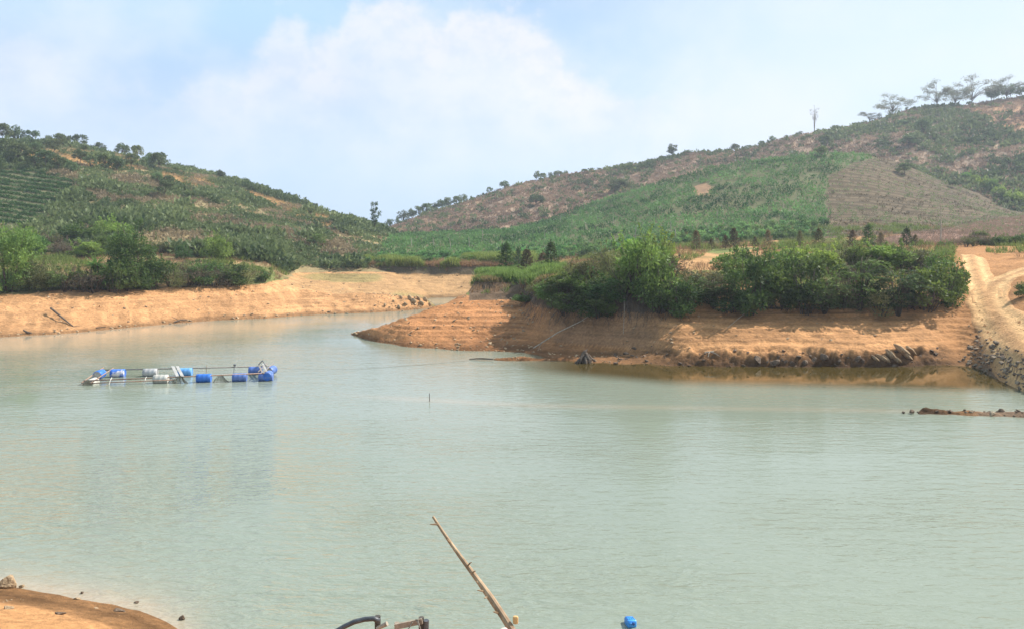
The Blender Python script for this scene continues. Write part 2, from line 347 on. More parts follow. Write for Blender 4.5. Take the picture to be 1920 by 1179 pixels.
M['bark'] = solid('bark', (.05, .038, .028), (.16, .125, .1), 9, .9, .6, .2, (1, 1, .3))
M['palebark'] = solid('pale dead wood', (.22, .18, .14), (.46, .4, .32), 9, .85, .4, .2, (1, 1, .2))
M['root'] = solid('root wood', (.06, .045, .035), (.2, .155, .12), 8, .9, .6, .2)
M['bamboo'] = solid('weathered bamboo', (.2, .12, .065), (.5, .34, .2), 14, .6, .35, .35, (1, 1, .15), .004)
M['rock'] = solid('tan rock', (.22, .14, .08), (.5, .36, .22), 4, .9, .7, .2, (1, 1, 1), .06)
M['rockdark'] = solid('dark stained rock', (.045, .032, .024), (.24, .165, .11), 3, .85, .8, .25, (1, 1, 1), .06)
M['rockgrey'] = solid('grey brown rubble stone', (.09, .066, .048), (.33, .25, .17), 3, .9, .7, .2, (1, 1, 1), .05)

# ------------------------------------------------------------------ terrain colour zones (surface kinds, plus shade painted into the scarp hollow)
PLANT = [(430, 520), (560, 478), (640, 444), (740, 443), (860, 438), (950, 424), (1040, 404), (1150, 364), (1250, 329), (1350, 304), (1450, 290), (1600, 278), (1650, 296), (1600, 308), (1553, 330), (1548, 470), (1500, 500), (1000, 520)]
FIELD = [(-400, 300), (0, 318), (70, 324), (145, 338), (118, 385), (50, 425), (-400, 440)]
GOLD = [(36, 282), (120, 258), (200, 268), (262, 290), (300, 312), (265, 318), (170, 312), (120, 306), (60, 320), (40, 310)]
PINK = [(1625, 470), (1640, 452), (1690, 440), (1780, 430), (1850, 416), (1930, 404), (2100, 396), (2100, 482), (1625, 482)]
BARE = [(1306, 372), (1300, 350), (1322, 343), (1338, 352), (1330, 368)]
def zones(px, Y, py, z, cls):
    """masks for colouring and planting"""
    d = {}
    d['bank'] = (z < 3.15+.5*(fbm(px, Y*12, 40, 2, 61)-.5)) & (Y < 137) | ((cls == 0))
    d['crop'] = (cls == 2) & (Y > 136) & inpoly(px+26*(fbm(px, py, 22, 3, 62)-.5), py+8*(fbm(px, py, 30, 2, 65)-.5), PLANT) & ~inpoly(px, py, BARE)
    d['dry'] = (cls == 2) & (Y > 125) & (px > 1545) & ~d['crop']
    d['pink'] = (Y > 103) & inpoly(px, py, PINK) & (Y < 200)
    d['field'] = (cls == 1) & (Y > 118) & inpoly(px, py, FIELD)
    cy = np.interp(px, [300, 400, 500, 610, 660], [318, 334, 366, 402, 418])
    d['gold'] = (cls == 1) & (Y > 118) & (inpoly(px, py, GOLD) | ((px > 300) & (px < 625) & (py > cy+4) & (py < cy+24)))
    return d
x, y = GX, GY
zn = zones(GP, GY, PYG, Z, CLS)
n1 = fbm(x, y, 1.2, 4, 91)[..., None]; n2 = fbm(x, y, 9, 4, 92)[..., None]; n3 = fbm(x, y, 30, 4, 93)[..., None]
def cc(*v): return np.array(v)
colr = cc(.15, .12, .055)*(.7+.6*n1)+cc(-.02, .02, 0)*(n2-.5)*2
def setc(mask, c, soft=None):
    global colr
    colr = np.where(mask[..., None], c, colr)
isB, isD, isC, isE = CLS == 1, CLS == 3, CLS == 2, CLS == 4
setc(isB & (GY > 112), cc(.2, .162, .085)*(.6+.8*n2)+cc(.06, .035, .015)*sstep(.5, .68, n3))
setc(isD, cc(.36, .245, .165)*(.6+.8*n2)+cc(.1, .05, .01)*sstep(.5, .65, n3))
tanp = inpoly(GP, PYG, [(1790, 205), (1850, 188), (2060, 176), (2060, 245), (1900, 248), (1850, 222)]) & isD
setc(tanp, cc(.42, .235, .125)*(.7+.6*n2))
setc(isC & (GY > 136), cc(.17, .12, .075)*(.7+.6*n1))
setc(zn['dry'], cc(.105, .076, .044)*(.6+.8*n2)*(.85+.5*(np.sin(y*2*math.pi/3.4)[..., None] > .2)))
setc(zn['crop'], cc(.12, .12, .055)*(.7+.6*n2))
setc(inpoly(GP, PYG, BARE) & isC, cc(.3, .18, .1)*(.7+.6*n1))
setc(zn['field'], cc(.13, .125, .065)*(.7+.6*n1))
setc(zn['gold'] & (n3[..., 0]+.5*(n2[..., 0]-.5) > .40), cc(.42, .235, .095)*(.7+.6*n1))
setc(zn['pink'], cc(.46, .28, .21)*(.75+.5*n2))
# plateau of the peninsula: orange earth with grass
pl = (isE | (isC & (GY < 136) & (GP > 900))) & (Z > 3.2)
gmask = sstep(.42, .56, n2)
pl &= ~zn['pink']
setc(pl, (cc(.48, .27, .12)-cc(.1, .075, .035)*sstep(1760, 1820, GP)[..., None])*(.7+.5*n1)*(1-gmask)+cc(.17, .19, .06)*gmask)
setc(isB & (GY <= 114) & (Z > 3.2), (cc(.3, .2, .1)*(1-gmask)+cc(.14, .15, .05)*gmask)*(.7+.6*n1))
# bare drawdown banks
strata = fbm(Z*9+.6*fbm(x, y, 4, 2, 95), x*.08, 1., 3, 96)[..., None]
rill = fbm(x*1.9+y*.9, (y-x)*.18, 1., 3, 102)[..., None]; fine = fbm(Z*26+.8*fbm(x, y, 2.5, 2, 103), x*.12, 1., 2, 104)[..., None]
bk = cc(.475, .252, .115)*(.58+.3*n1+.4*(strata-.5)+.25*n2+.5*(rill-.5)+.3*(fine-.5)+.12)
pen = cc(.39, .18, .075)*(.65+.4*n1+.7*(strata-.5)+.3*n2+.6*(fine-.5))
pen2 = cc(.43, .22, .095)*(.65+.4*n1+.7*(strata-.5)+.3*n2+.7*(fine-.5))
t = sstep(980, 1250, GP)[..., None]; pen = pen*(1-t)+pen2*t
bm = zn['bank'] & (Y < 137) if False else zn['bank'] & (GY < 137)
setc(bm & (isB | isC), bk)
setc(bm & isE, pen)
setc(bm & (CLS == 0), cc(.46, .235, .1)*(.75+.3*n1+.3*(fbm(x*.5+y*.25, y*1.3, .25, 3, 97)[..., None]-.5)+.2*n2))
right = isE & (GP > 1770)
rb_ = sstep(1740, 1800, GP+30*(n2[..., 0]-.5))[..., None]*(isE & (Z > .1) & (GP > 1700))[..., None]; colr = colr*(1-rb_)+rb_*cc(.37, .18, .072)*(.65+.4*n1+.35*n2)
flat = (isC | isB) & (GY > 100) & (GY < 134) & (Z < 3)
gg = sstep(.52, .62, fbm(x, y, 14, 3, 98))[..., None]
setc(flat, cc(.40, .235, .11)*(.8+.4*n1)*(1-gg*.6)+cc(.22, .2, .075)*gg*.6)
# scar under the far bank and the dark lip of the scarps
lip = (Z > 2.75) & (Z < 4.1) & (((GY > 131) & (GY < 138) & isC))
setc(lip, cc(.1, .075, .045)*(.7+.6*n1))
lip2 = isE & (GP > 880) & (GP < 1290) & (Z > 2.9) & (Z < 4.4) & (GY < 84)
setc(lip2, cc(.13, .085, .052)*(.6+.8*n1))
bowl_shade = sstep(1000, 1060, GP)*(1-sstep(1200, 1262, GP))*sstep(.45, .7, Z)*(GY < 72)*isE  # shade of the scarp hollow, painted into the soil colour
colr = colr*(1-.45*bowl_shade[..., None])+cc(.16, .11, .075)*.45*bowl_shade[..., None]
# wet margin
wet = (1-sstep(.12, .42, Z+.25*(n1[..., 0]-.5)))*(GY < 140)
wetA = (CLS == 0)*sstep(.1, .2, Z)*(1-sstep(.42, .56, Z+.12*(n1[..., 0]-.5)))
colr = colr*(1-.5*wet[..., None]); colr = colr*(1-.45*wetA[..., None])
lip3 = isE & (GP > 1020) & (GP < 1235) & (Z > .6) & (Z < 4.6) & (GY < 70)
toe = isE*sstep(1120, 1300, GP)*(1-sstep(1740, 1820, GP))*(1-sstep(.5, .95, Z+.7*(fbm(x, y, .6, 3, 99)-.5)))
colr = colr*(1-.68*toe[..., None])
emb = isE*sstep(1815, 1850, GP)*(1-sstep(1.2, 1.7, Z))
colr = colr*(1-.55*emb[..., None])+cc(.2, .15, .11)*.55*emb[..., None]
colr = np.clip(colr, .012, .8)

def ground_mat():
    m, nt, N = newmat('soil and ground'); L = nt.links.new
    a = N('ShaderNodeAttribute', attribute_name='albedo'); tc = N('ShaderNodeTexCoord')
    n = N('ShaderNodeTexNoise'); n.inputs['Scale'].default_value = 5; n.inputs['Detail'].default_value = 9; n.inputs['Roughness'].default_value = .68
    n2 = N('ShaderNodeTexNoise'); n2.inputs['Scale'].default_value = .55; n2.inputs['Detail'].default_value = 8; n2.inputs['Roughness'].default_value = .65
    vo = N('ShaderNodeTexVoronoi'); vo.inputs['Scale'].default_value = 2.6; vo.inputs['Randomness'].default_value = 1
    for k in (n, n2, vo): L(tc.outputs['Object'], k.inputs['Vector'])
    mr = N('ShaderNodeMapRange'); mr.inputs[1].default_value = .3; mr.inputs[2].default_value = .7; mr.inputs[3].default_value = .68; mr.inputs[4].default_value = 1.3
    L(n.outputs['Fac'], mr.inputs[0])
    mr2 = N('ShaderNodeMapRange'); mr2.inputs[1].default_value = .3; mr2.inputs[2].default_value = .7; mr2.inputs[3].default_value = .8; mr2.inputs[4].default_value = 1.2
    L(n2.outputs['Fac'], mr2.inputs[0])
    mu = N('ShaderNodeMath', operation='MULTIPLY'); L(mr.outputs[0], mu.inputs[0]); L(mr2.outputs[0], mu.inputs[1])
    hv = N('ShaderNodeHueSaturation'); L(a.outputs['Color'], hv.inputs['Color']); L(mu.outputs[0], hv.inputs['Value'])
    p = N('ShaderNodeBsdfPrincipled'); p.inputs['Roughness'].default_value = .95; p.inputs['Specular IOR Level'].default_value = .12
    L(hv.outputs[0], p.inputs['Base Color'])
    ad = N('ShaderNodeMath', operation='MULTIPLY_ADD'); ad.inputs[1].default_value = -.35; L(vo.outputs['Distance'], ad.inputs[0]); L(n.outputs['Fac'], ad.inputs[2])
    bu = N('ShaderNodeBump'); bu.inputs['Strength'].default_value = .8; bu.inputs['Distance'].default_value = .16; L(ad.outputs[0], bu.inputs['Height']); L(bu.outputs[0], p.inputs['Normal'])
    o = N('ShaderNodeOutputMaterial'); L(p.outputs[0], o.inputs[0]); return m
M['ground'] = ground_mat()
def grid_part(name, fmask):
    ny, nx = Z.shape
    idx = np.arange(ny*nx).reshape(ny, nx)
    Q = np.stack([idx[:-1, :-1], idx[:-1, 1:], idx[1:, 1:], idx[1:, :-1]], -1)[fmask]
    used = np.unique(Q); rem = np.full(ny*nx, -1); rem[used] = np.arange(len(used))
    V = np.stack([GX, GY, Z], -1).reshape(-1, 3)[used]
    g = G(); g.add(V, rem[Q]); me = g.mesh(name, M['ground'], True)
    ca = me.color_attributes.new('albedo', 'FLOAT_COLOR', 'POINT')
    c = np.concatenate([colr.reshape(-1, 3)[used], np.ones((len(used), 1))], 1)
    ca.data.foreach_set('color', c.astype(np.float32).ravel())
    return tag(obj(name, me), kind='structure')
fc = CLS[:-1, :-1]; fy = GY[:-1, :-1]
m_hill1 = (fc == 1) & (fy > 114); m_hill2 = fc == 3; m_crop = (fc == 2) & (fy > 134)
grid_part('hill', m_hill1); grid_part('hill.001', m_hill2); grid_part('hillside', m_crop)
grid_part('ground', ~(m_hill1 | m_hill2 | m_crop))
g = G(); g.add([(-840, -340, -4), (840, -340, -4), (840, 940, -4), (-840, 940, -4)], [(0, 1, 2, 3)])
me = g.mesh('lake_bed', M['ground']); ca = me.color_attributes.new('albedo', 'FLOAT_COLOR', 'POINT'); ca.data.foreach_set('color', [.12, .11, .05, 1]*4)
tag(obj('lake_bed', me), kind='structure')
# ------------------------------------------------------------------ dirt road on the right
def road():
    g = G(); cols = []
    paths = [([(2010, 735), (1932, 672), (1893, 632), (1868, 600), (1853, 572), (1852, 548), (1872, 528), (1905, 514), (1950, 505), (2010, 500)], 1.55),
             ([(1853, 565), (1838, 535), (1832, 512), (1826, 492), (1822, 480)], 1.2)]
    for pi, (pts, w) in enumerate(paths):
        W = [gp(*p) for p in pts]
        # smooth polyline
        for _ in range(3):
            q = [W[0]]
            for a, c in zip(W[:-1], W[1:]): q += [a*.75+c*.25, a*.25+c*.75]
            W = q+[W[-1]]
        P = np.array([[v.x, v.y] for v in W]); seg = np.r_[0, np.cumsum(np.linalg.norm(np.diff(P, axis=0), axis=1))]
        n = int(seg[-1]/.3); s = np.linspace(0, seg[-1], n); C = np.stack([np.interp(s, seg, P[:, 0]), np.interp(s, seg, P[:, 1])], 1)
        T = np.gradient(C, axis=0); T /= np.linalg.norm(T, axis=1, keepdims=True); S = np.stack([-T[:, 1], T[:, 0]], 1)
        k = 17; us = np.linspace(-1, 1, k); V = []; 
        for i in range(n):
            for u in us:
                ww = w*(1+.25*(float(vnoise(s[i]/2.3, 3+np.sign(u)))-.5))
                xx, yy = C[i]+S[i]*u*ww
                rut = -.07*math.exp(-((abs(u)-.52)/.16)**2)+.05*math.exp(-(u/.2)**2)
                edge = 1-abs(u)**6
                zz = zat(xx, yy)+.012+.1*edge*.6+rut*edge - (.1 if abs(u) > .99 else 0)
                V.append((xx, yy, zz + pi*.004))
                tr = math.exp(-((abs(u)-.52)/.3)**2); e = max(0, 1-abs(u))**.5
                nn = .8+.4*float(fbm(xx, yy, .7, 3, 55))
                cols.append([nn*(a+(b-a)*min(1, .25*e+.85*tr)) for a, b in zip((.42, .215, .095), (.66, .405, .19))]+[1])
        Q = [(i*k+j, i*k+j+1, (i+1)*k+j+1, (i+1)*k+j) for i in range(n-1) for j in range(k-1)]
        g.add(V, Q)
    me = g.mesh('dirt_road', M['ground'], True)
    ca = me.color_attributes.new('albedo', 'FLOAT_COLOR', 'POINT'); ca.data.foreach_set('color', np.array(cols, np.float32).ravel())
    tag(obj('dirt_road', me), kind='structure')
road()

# ------------------------------------------------------------------ water
def water():
    px = np.arange(-900, 2900, 10.); ys = np.concatenate([np.arange(6, 70, .35), np.arange(70, 140, 1.)])
    P, Y = np.meshgrid(px, ys); X = (P-960)/F*Y; PY = HOR+F*CH/Y
    calm_y = np.interp(P, [900, 1000, 1250, 1500, 1900, 2100], [690, 700, 722, 728, 738, 745])
    calm = sstep(0, 14, calm_y-PY+5*(fbm(P, PY*6, 70, 3, 12)-.5))*sstep(930, 1150, P)*(PY < 770)
    cl = np.interp(P, [-300, 0, 250, 450, 600], [662, 652, 630, 606, 592]); calm2 = sstep(0, 20, cl-PY)*(P < 640)*.8
    rip = 1-.93*np.maximum(calm, calm2)
    rip = rip*(.45+1.1*sstep(.3, .7, fbm(X*.6, Y, 7, 3, 44)))*(1-.86*sstep(19, 40, Y))*(1.3-.75*sstep(-2, 11, X))*(1+.9*sstep(930, 1200, P)*sstep(30, 40, Y))
    ln = np.interp(P, [560, 700, 1000, 1350, 1690, 2100], [734, 744, 760, 765, 770, 776])
    sh = np.exp(-((PY-ln)/4.2)**2)*sstep(560, 800, P)*.3
    # pale soil seen through the shallows along the near shore and left bank
    sh = np.maximum(sh, .8*np.exp(-np.maximum(0, np.interp(X, [-20, -12.3, -10, -8.2, -7, -6, -4], [20.5, 19.3, 18.7, 18, 17, 15.4, 14])*-1+Y)/.7)*(Y < 25)*(X < -3))
    lw = np.interp(P, [-300, 0, 140, 300, 500, 700], [650, 633, 626, 609, 598, 587]); sh = np.maximum(sh, .75*np.exp(-np.maximum(0, PY-lw)/16)*(P < 400))
    idx = np.arange(P.size).reshape(P.shape)
    Q = np.stack([idx[:-1, :-1], idx[:-1, 1:], idx[1:, 1:], idx[1:, :-1]], -1).reshape(-1, 4)
    g = G(); g.add(np.stack([X, Y, 0*X], -1).reshape(-1, 3), Q)
    calm3 = sstep(0, 22, calm_y+6-PY)*sstep(900, 1100, P)
    reflection_tint = calm3*sstep(25, 40, Y)  # dark bank reflection painted into the water colour along the calm strip
    m, nt, N = newmat('lake water'); L = nt.links.new
    me = g.mesh('water', m, True)
    for nm, v in (('ripple', rip), ('shallow', sh), ('reflection_tint', reflection_tint)):
        a = me.attributes.new(nm, 'FLOAT', 'POINT'); a.data.foreach_set('value', v.ravel().astype(np.float32))
    tc = N('ShaderNodeTexCoord')
    def noise(sx, sy, rot, det, rough=.55):
        mp = N('ShaderNodeMapping'); mp.inputs['Scale'].default_value = (sx, sy, 1); mp.inputs['Rotation'].default_value = (0, 0, rot); L(tc.outputs['Object'], mp.inputs[0])
        n = N('ShaderNodeTexNoise'); n.inputs['Scale'].default_value = 1; n.inputs['Detail'].default_value = det; n.inputs['Roughness'].default_value = rough; n.inputs['Distortion'].default_value = .4
        L(mp.outputs[0], n.inputs['Vector']); return n
    a = noise(1.05, 3.1, .12, 3); b = noise(3.0, 7.5, -.16, 3); c = noise(.16, .5, .1, 2)
    m1 = N('ShaderNodeMath', operation='MULTIPLY_ADD'); m1.inputs[1].default_value = .34; L(b.outputs['Fac'], m1.inputs[0]); L(a.outputs['Fac'], m1.inputs[2])
    m2 = N('ShaderNodeMath', operation='MULTIPLY_ADD'); m2.inputs[1].default_value = 1.2; L(c.outputs['Fac'], m2.inputs[0]); L(m1.outputs[0], m2.inputs[2])
    ra = N('ShaderNodeAttribute', attribute_name='ripple'); sa = N('ShaderNodeAttribute', attribute_name='shallow')
    bu = N('ShaderNodeBump'); bu.inputs['Distance'].default_value = .09
    st = N('ShaderNodeMath', operation='MULTIPLY'); st.inputs[1].default_value = 1.0; L(ra.outputs['Fac'], st.inputs[0]); L(st.outputs[0], bu.inputs['Strength'])
    L(m2.outputs[0], bu.inputs['Height'])
    mx = N('ShaderNodeMix', data_type='RGBA'); mx.inputs[6].default_value = (.216, .242, .188, 1); mx.inputs[7].default_value = (.40, .31, .22, 1); L(sa.outputs['Fac'], mx.inputs[0])
    p = N('ShaderNodeBsdfPrincipled'); p.inputs['Roughness'].default_value = .055; p.inputs['IOR'].default_value = 1.333
    sl = N('ShaderNodeAttribute', attribute_name='reflection_tint'); mz = N('ShaderNodeMix', data_type='RGBA'); mz.inputs[7].default_value = (.06, .042, .01, 1); L(sl.outputs['Fac'], mz.inputs[0]); L(mx.outputs[2], mz.inputs[6])
    L(mz.outputs[2], p.inputs['Base Color']); L(bu.outputs[0], p.inputs['Normal'])
    o = N('ShaderNodeOutputMaterial'); L(p.outputs[0], o.inputs[0])
    tag(obj('water', me), kind='structure')
water()

# ------------------------------------------------------------------ planting helpers
def scatter(n, pxr, yr, tol=5):
    px = RNG.uniform(*pxr, n); Y = np.sqrt(RNG.uniform(yr[0]**2, yr[1]**2, n))
    z = gsample(px, Y); py = HOR+F*(CH-z)/Y
    i = np.clip(np.searchsorted(YS, Y), 0, len(YS)-1); j = np.clip(np.searchsorted(PX, px), 0, len(PX)-1)
    cls = CLS[i, j]; keep = (PYG[i, j] <= RUN[i, j]+tol) & (z > .0)
    px, Y, z, py, cls = px[keep], Y[keep], z[keep], py[keep], cls[keep]
    return px, Y, z, py, cls, (px-960)/F*Y
def sel(m, *a): return [v[m] for v in a]
def scrub_mass(name, X, Y, Zz, size, nl, L, W, mat, tint0, kind='stuff', squash=.7, up=.5):
    """low plants merged in one mass; size: radius per plant"""
    n = len(X); g = G()
    if n == 0: return
    size = np.broadcast_to(size, (n,))
    k = np.repeat(np.arange(n), nl); d = rnd_dir(n*nl); d[:, 2] = np.abs(d[:, 2])
    r = (.45+.6*RNG.random(n*nl))
    P = np.stack([X[k], Y[k], Zz[k]], 1)+d*(r*size[k])[:, None]*np.array([1, 1, squash*1.5])
    D = unit(d*.5+rnd_dir(n*nl)*.7+np.array([0, 0, up])); Nn = unit(rnd_dir(n*nl)+np.array([0, 0, .6])+d*.5)
    s = (.65+.7*RNG.random(n*nl))*np.clip(size[k], .5, 1.6)
    t = np.clip(np.broadcast_to(tint0, (n,))[k]+RNG.normal(0, .16, n*nl), 0, 1)
    leaves(g, P-D*.1, D, Nn, L*s, W*s, t)
    return tag(obj(name, g.mesh(name, M[mat])), kind=kind)
def thing(name, label, cat, loc=(0, 0, 0), group=None):
    o = obj(name, None, None, loc); o.empty_display_size = .3
    return tag(o, label, cat, group)

# ------------------------------------------------------------------ hill scrub
px, Y, z, py, cls, x = scatter(60000, (-140, 1000), (116, 264)); q = (cls == 1)
px, Y, z, py, x = sel(q, px, Y, z, py, x); zz = zones(px, Y, py, z, np.ones(len(px), int))
dens = fbm(x, Y, 16, 4, 71); pr = RNG.random(len(px))
hillok = ~((Y < 137) & (px > 430) & (z < 3.6))
bigb = fbm(x, Y, 13, 4, 75)
green = hillok & (~zz['gold'] | (fbm(x, Y, 9, 3, 74) > .51)) & ~zz['field'] & (pr < np.clip(.2+1.2*(dens-.33), .08, .6))
tn = np.clip(.45+1.2*(fbm(x, Y, 11, 3, 72)-.5), 0, 1)
g_ = green & (fbm(x, Y, 7, 3, 73) < .61); b_ = green & ~g_
scrub_mass('scrub', x[g_], Y[g_], z[g_], .45+.6*RNG.random(g_.sum())**2+1.1*sstep(.5, .7, bigb[g_]), 34, .55, .3, 'leaf_far', tn[g_])
scrub_mass('brown_scrub', x[b_], Y[b_], z[b_], .5+.5*RNG.random(b_.sum()), 22, .5, .24, 'leaf_farbrown', tn[b_])
gold = zz['gold'] & (pr < .4) & hillok
scrub_mass('golden_grass', x[gold], Y[gold], z[gold], .4+.4*RNG.random(gold.sum()), 16, .55, .09, 'grass_dry', .5, up=1.2)
# rows of low crop on the left hill
rw = zz['field']; yy = np.round((Y[rw]+.35*x[rw])/3.2)*3.2-.35*x[rw]+RNG.normal(0, .2, rw.sum())
zf = gsample(960+F*x[rw]/yy, yy)
scrub_mass('low_crop', x[rw], yy, zf, .4+.3*RNG.random(rw.sum()), 18, .45, .22, 'leaf_crop', .4)
# far right hill
px, Y, z, py, cls, x = scatter(60000, (690, 2060), (200, 384)); q = (cls == 3)
px, Y, z, py, x = sel(q, px, Y, z, py, x)
dens = fbm(x, Y, 24, 4, 81); pr = RNG.random(len(px)); rt = sstep(1150, 1600, px)
gr = sstep(1050, 1250, px)*sstep(.46, .62, dens)*.42+.05+.17*(px > 1640)*sstep(.47, .6, fbm(x, Y, 30, 3, 82))*(py > 240)
gr = np.where(py > np.interp(px, [1500, 1700, 1800, 1920], [270, 318, 345, 300])-14, np.maximum(gr, .34*(px > 1690)), gr)
gr = np.where(inpoly(px, py, [(1790, 205), (1850, 188), (2060, 176), (2060, 245), (1900, 248), (1850, 222)]), .05, gr)
g_ = pr < gr*.8; b_ = (~g_) & (RNG.random(len(px)) < .36)
tn = np.clip(.45+1.4*(fbm(x, Y, 14, 3, 83)-.5), 0, 1)
scrub_mass('scrub', x[g_], Y[g_], z[g_], .7+1.1*RNG.random(g_.sum())**2, 30, .7, .4, 'leaf_far', tn[g_])
scrub_mass('brown_scrub', x[b_], Y[b_], z[b_], .55+.6*RNG.random(b_.sum()), 20, .65, .3, 'leaf_farbrown', tn[b_])
# plantation hill: rows of crop plants, the nearest as individuals
rows = []
yk = 137.0
while yk < 246:
    xs = np.arange(-60, 130, 1.15); xs = xs+RNG.normal(0, .28, len(xs))
    yv = yk+3.2*(fbm(xs, xs*0+yk*.3, 30, 2, 61)-.5)+RNG.normal(0, .22, len(xs)); rows.append(np.stack([xs, yv], 1)); yk += 3.1
rows = np.concatenate(rows); x, Y = rows[:, 0], rows[:, 1]; px = 960+F*x/Y; z = gsample(px, Y); py = HOR+F*(CH-z)/Y
cls, vis = clsat(px, Y); i = np.clip(np.searchsorted(YS, Y), 0, len(YS)-1); j = np.clip(np.searchsorted(PX, px), 0, len(PX)-1)
vis = PYG[i, j] <= RUN[i, j]+4
q = (cls == 2) & vis & (px > 400) & (px < 2000); px, Y, z, py, x = sel(q, px, Y, z, py, x); zz = zones(px, Y, py, z, np.full(len(px), 2))
q = zz['crop'] & (RNG.random(len(px)) < .45+.9*fbm(x, Y, 7, 3, 64)); cx, cy_, cz, cpx, cpy = sel(q, x, Y, z, px, py)
order = np.argsort(cy_); near, far = order[:290], order[290:]
tn = np.clip(.5+1.6*(fbm(cx, cy_, 9, 3, 63)-.5), 0, 1)
scrub_mass('plantation', cx[far], cy_[far], cz[far], .55+.36*RNG.random(len(far)), 34, .62, .26, 'leaf_crop', tn[far], squash=.95, up=.6)
# dry terraced half: sparse tufts along the contour steps
q = zz['dry']; yy = np.round(Y[q]/3.4)*3.4+RNG.normal(0, .42, q.sum()); kx = x[q]
kp = RNG.random(q.sum()) < .9; yy = yy[kp]; kx = kx[kp]; zt = gsample(960+F*kx/yy, yy)
grn = fbm(kx, yy, 6, 3, 66) > .44
scrub_mass('dry_terrace_tufts', kx[~grn], yy[~grn], zt[~grn], .4+.35*RNG.random((~grn).sum()), 20, .55, .2, 'leaf_stubble', .5, squash=.6)
scrub_mass('green_terrace_tufts', kx[grn], yy[grn], zt[grn], .4+.4*RNG.random(grn.sum()), 20, .5, .2, 'leaf_far', .6, squash=.6)
# pink dry grass field
px, Y, z, py, cls, x = scatter(30000, (1600, 2060), (103, 190)); zz = zones(px, Y, py, z, cls); q = zz['pink'] & (RNG.random(len(px)) < .5)
scrub_mass('pink_dry_grass', x[q], Y[q], z[q], .3+.3*RNG.random(q.sum()), 14, .6, .07, 'grass_pink', .5, up=1.3)

# ------------------------------------------------------------------ grass on the bank tops
def grass(name, X, Y, Zz, n, L, W, mat, hgt):
    m = len(X); k = np.repeat(np.arange(m), n); N_ = m*n
    P = np.stack([X[k], Y[k], Zz[k]], 1)+RNG.normal(0, .12, (N_, 3))*np.array([1, 1, .1])
    D = unit(np.stack([RNG.normal(0, .35, N_), RNG.normal(0, .35, N_), np.ones(N_)], 1)); Nn = unit(rnd_dir(N_)*np.array([1, 1, .3]))
    g = G(); hh = np.broadcast_to(hgt, (m,))[k]
    leaves(g, P, D, Nn, L*hh*(.6+.7*RNG.random(N_)), W*(.7+.6*RNG.random(N_)), RNG.random(N_))
    tag(obj(name, g.mesh(name, M[mat])), kind='stuff')
px, Y, z, py, cls, x = scatter(90000, (-120, 2040), (58, 150), 14)
e = (z > 3.3) & (((cls == 4) & (px > 885) & ((px < 1790) | ((px > 1850) & (z > 6.6) & (fbm(x, Y, 4, 3, 84) > .47)))) | ((cls == 2) & (px > 470)) | ((cls == 1) & (Y < 120)))
e &= ~zones(px, Y, py, z, cls)['pink']
px, Y, z, py, cls, x = sel(e, px, Y, z, py, cls, x)
gn = fbm(x, Y, 6, 4, 88); pr = RNG.random(len(px))
clear = inpoly(px, py, [(1300, 490), (1330, 474), (1400, 464), (1425, 466), (1400, 478), (1330, 494)]) | inpoly(px, py, [(995, 520), (1050, 505), (1060, 512), (1000, 527)])
pt = fbm(x, Y, 2.2, 3, 87); a = (pr < .45) & (gn > .46) & (pt > .42) & ~clear; b = (pr > .4) & (gn <= .53) & (pt < .6) & ~clear & (pr < .75)
grass('green_grass', x[a], Y[a], z[a], 12, .5, .05, 'grass_green', .35+1.5*sstep(.4, .7, pt[a]))
grass('dry_grass', x[b], Y[b], z[b], 9, .5, .04, 'grass_dry', .7+.6*RNG.random(b.sum()))
# a fringe of long grass along the far bank and the peninsula lip
px, Y, z, py, cls, x = scatter(120000, (440, 1000), (132, 140), 30); e = (cls == 2) & (z > 3.95)
px, Y, z, x = sel(e, px, Y, z, x); pt = fbm(x, Y, 3.5, 3, 85); a = (RNG.random(len(px)) < .3) & (pt > .4); b = (RNG.random(len(px)) < .2) & (pt < .5)
grass('bank_edge_grass', x[a], Y[a], z[a]-.1, 10, .9, .09, 'grass_green', .4+1.4*sstep(.4, .7, pt[a]))
grass('dry_edge_grass', x[b], Y[b], z[b]-.1, 9, .8, .08, 'grass_dry', .5+.7*RNG.random(b.sum()))
px, Y, z, py, cls, x = scatter(60000, (886, 1060), (70, 92), 30); e = (cls == 4) & (z > 4.15)
px, Y, z, x = sel(e, px, Y, z, x); pt = fbm(x, Y, 1.8, 3, 86); a = (RNG.random(len(px)) < .32) & (pt > .47); b = (RNG.random(len(px)) < .3) & (pt < .52)
c = (RNG.random(len(px)) < .05) & (pt < .55); scrub_mass('low_weeds', x[c], Y[c], z[c], .25+.3*RNG.random(c.sum()), 26, .3, .12, 'leaf_olive', RNG.random(c.sum()))
grass('bank_edge_grass', x[a], Y[a], z[a]-.05, 10, .6, .06, 'grass_green', .4+1.4*sstep(.4, .7, pt[a]))
grass('dry_edge_grass', x[b], Y[b], z[b]-.05, 9, .5, .05, 'grass_dry', .5+.7*RNG.random(b.sum()))

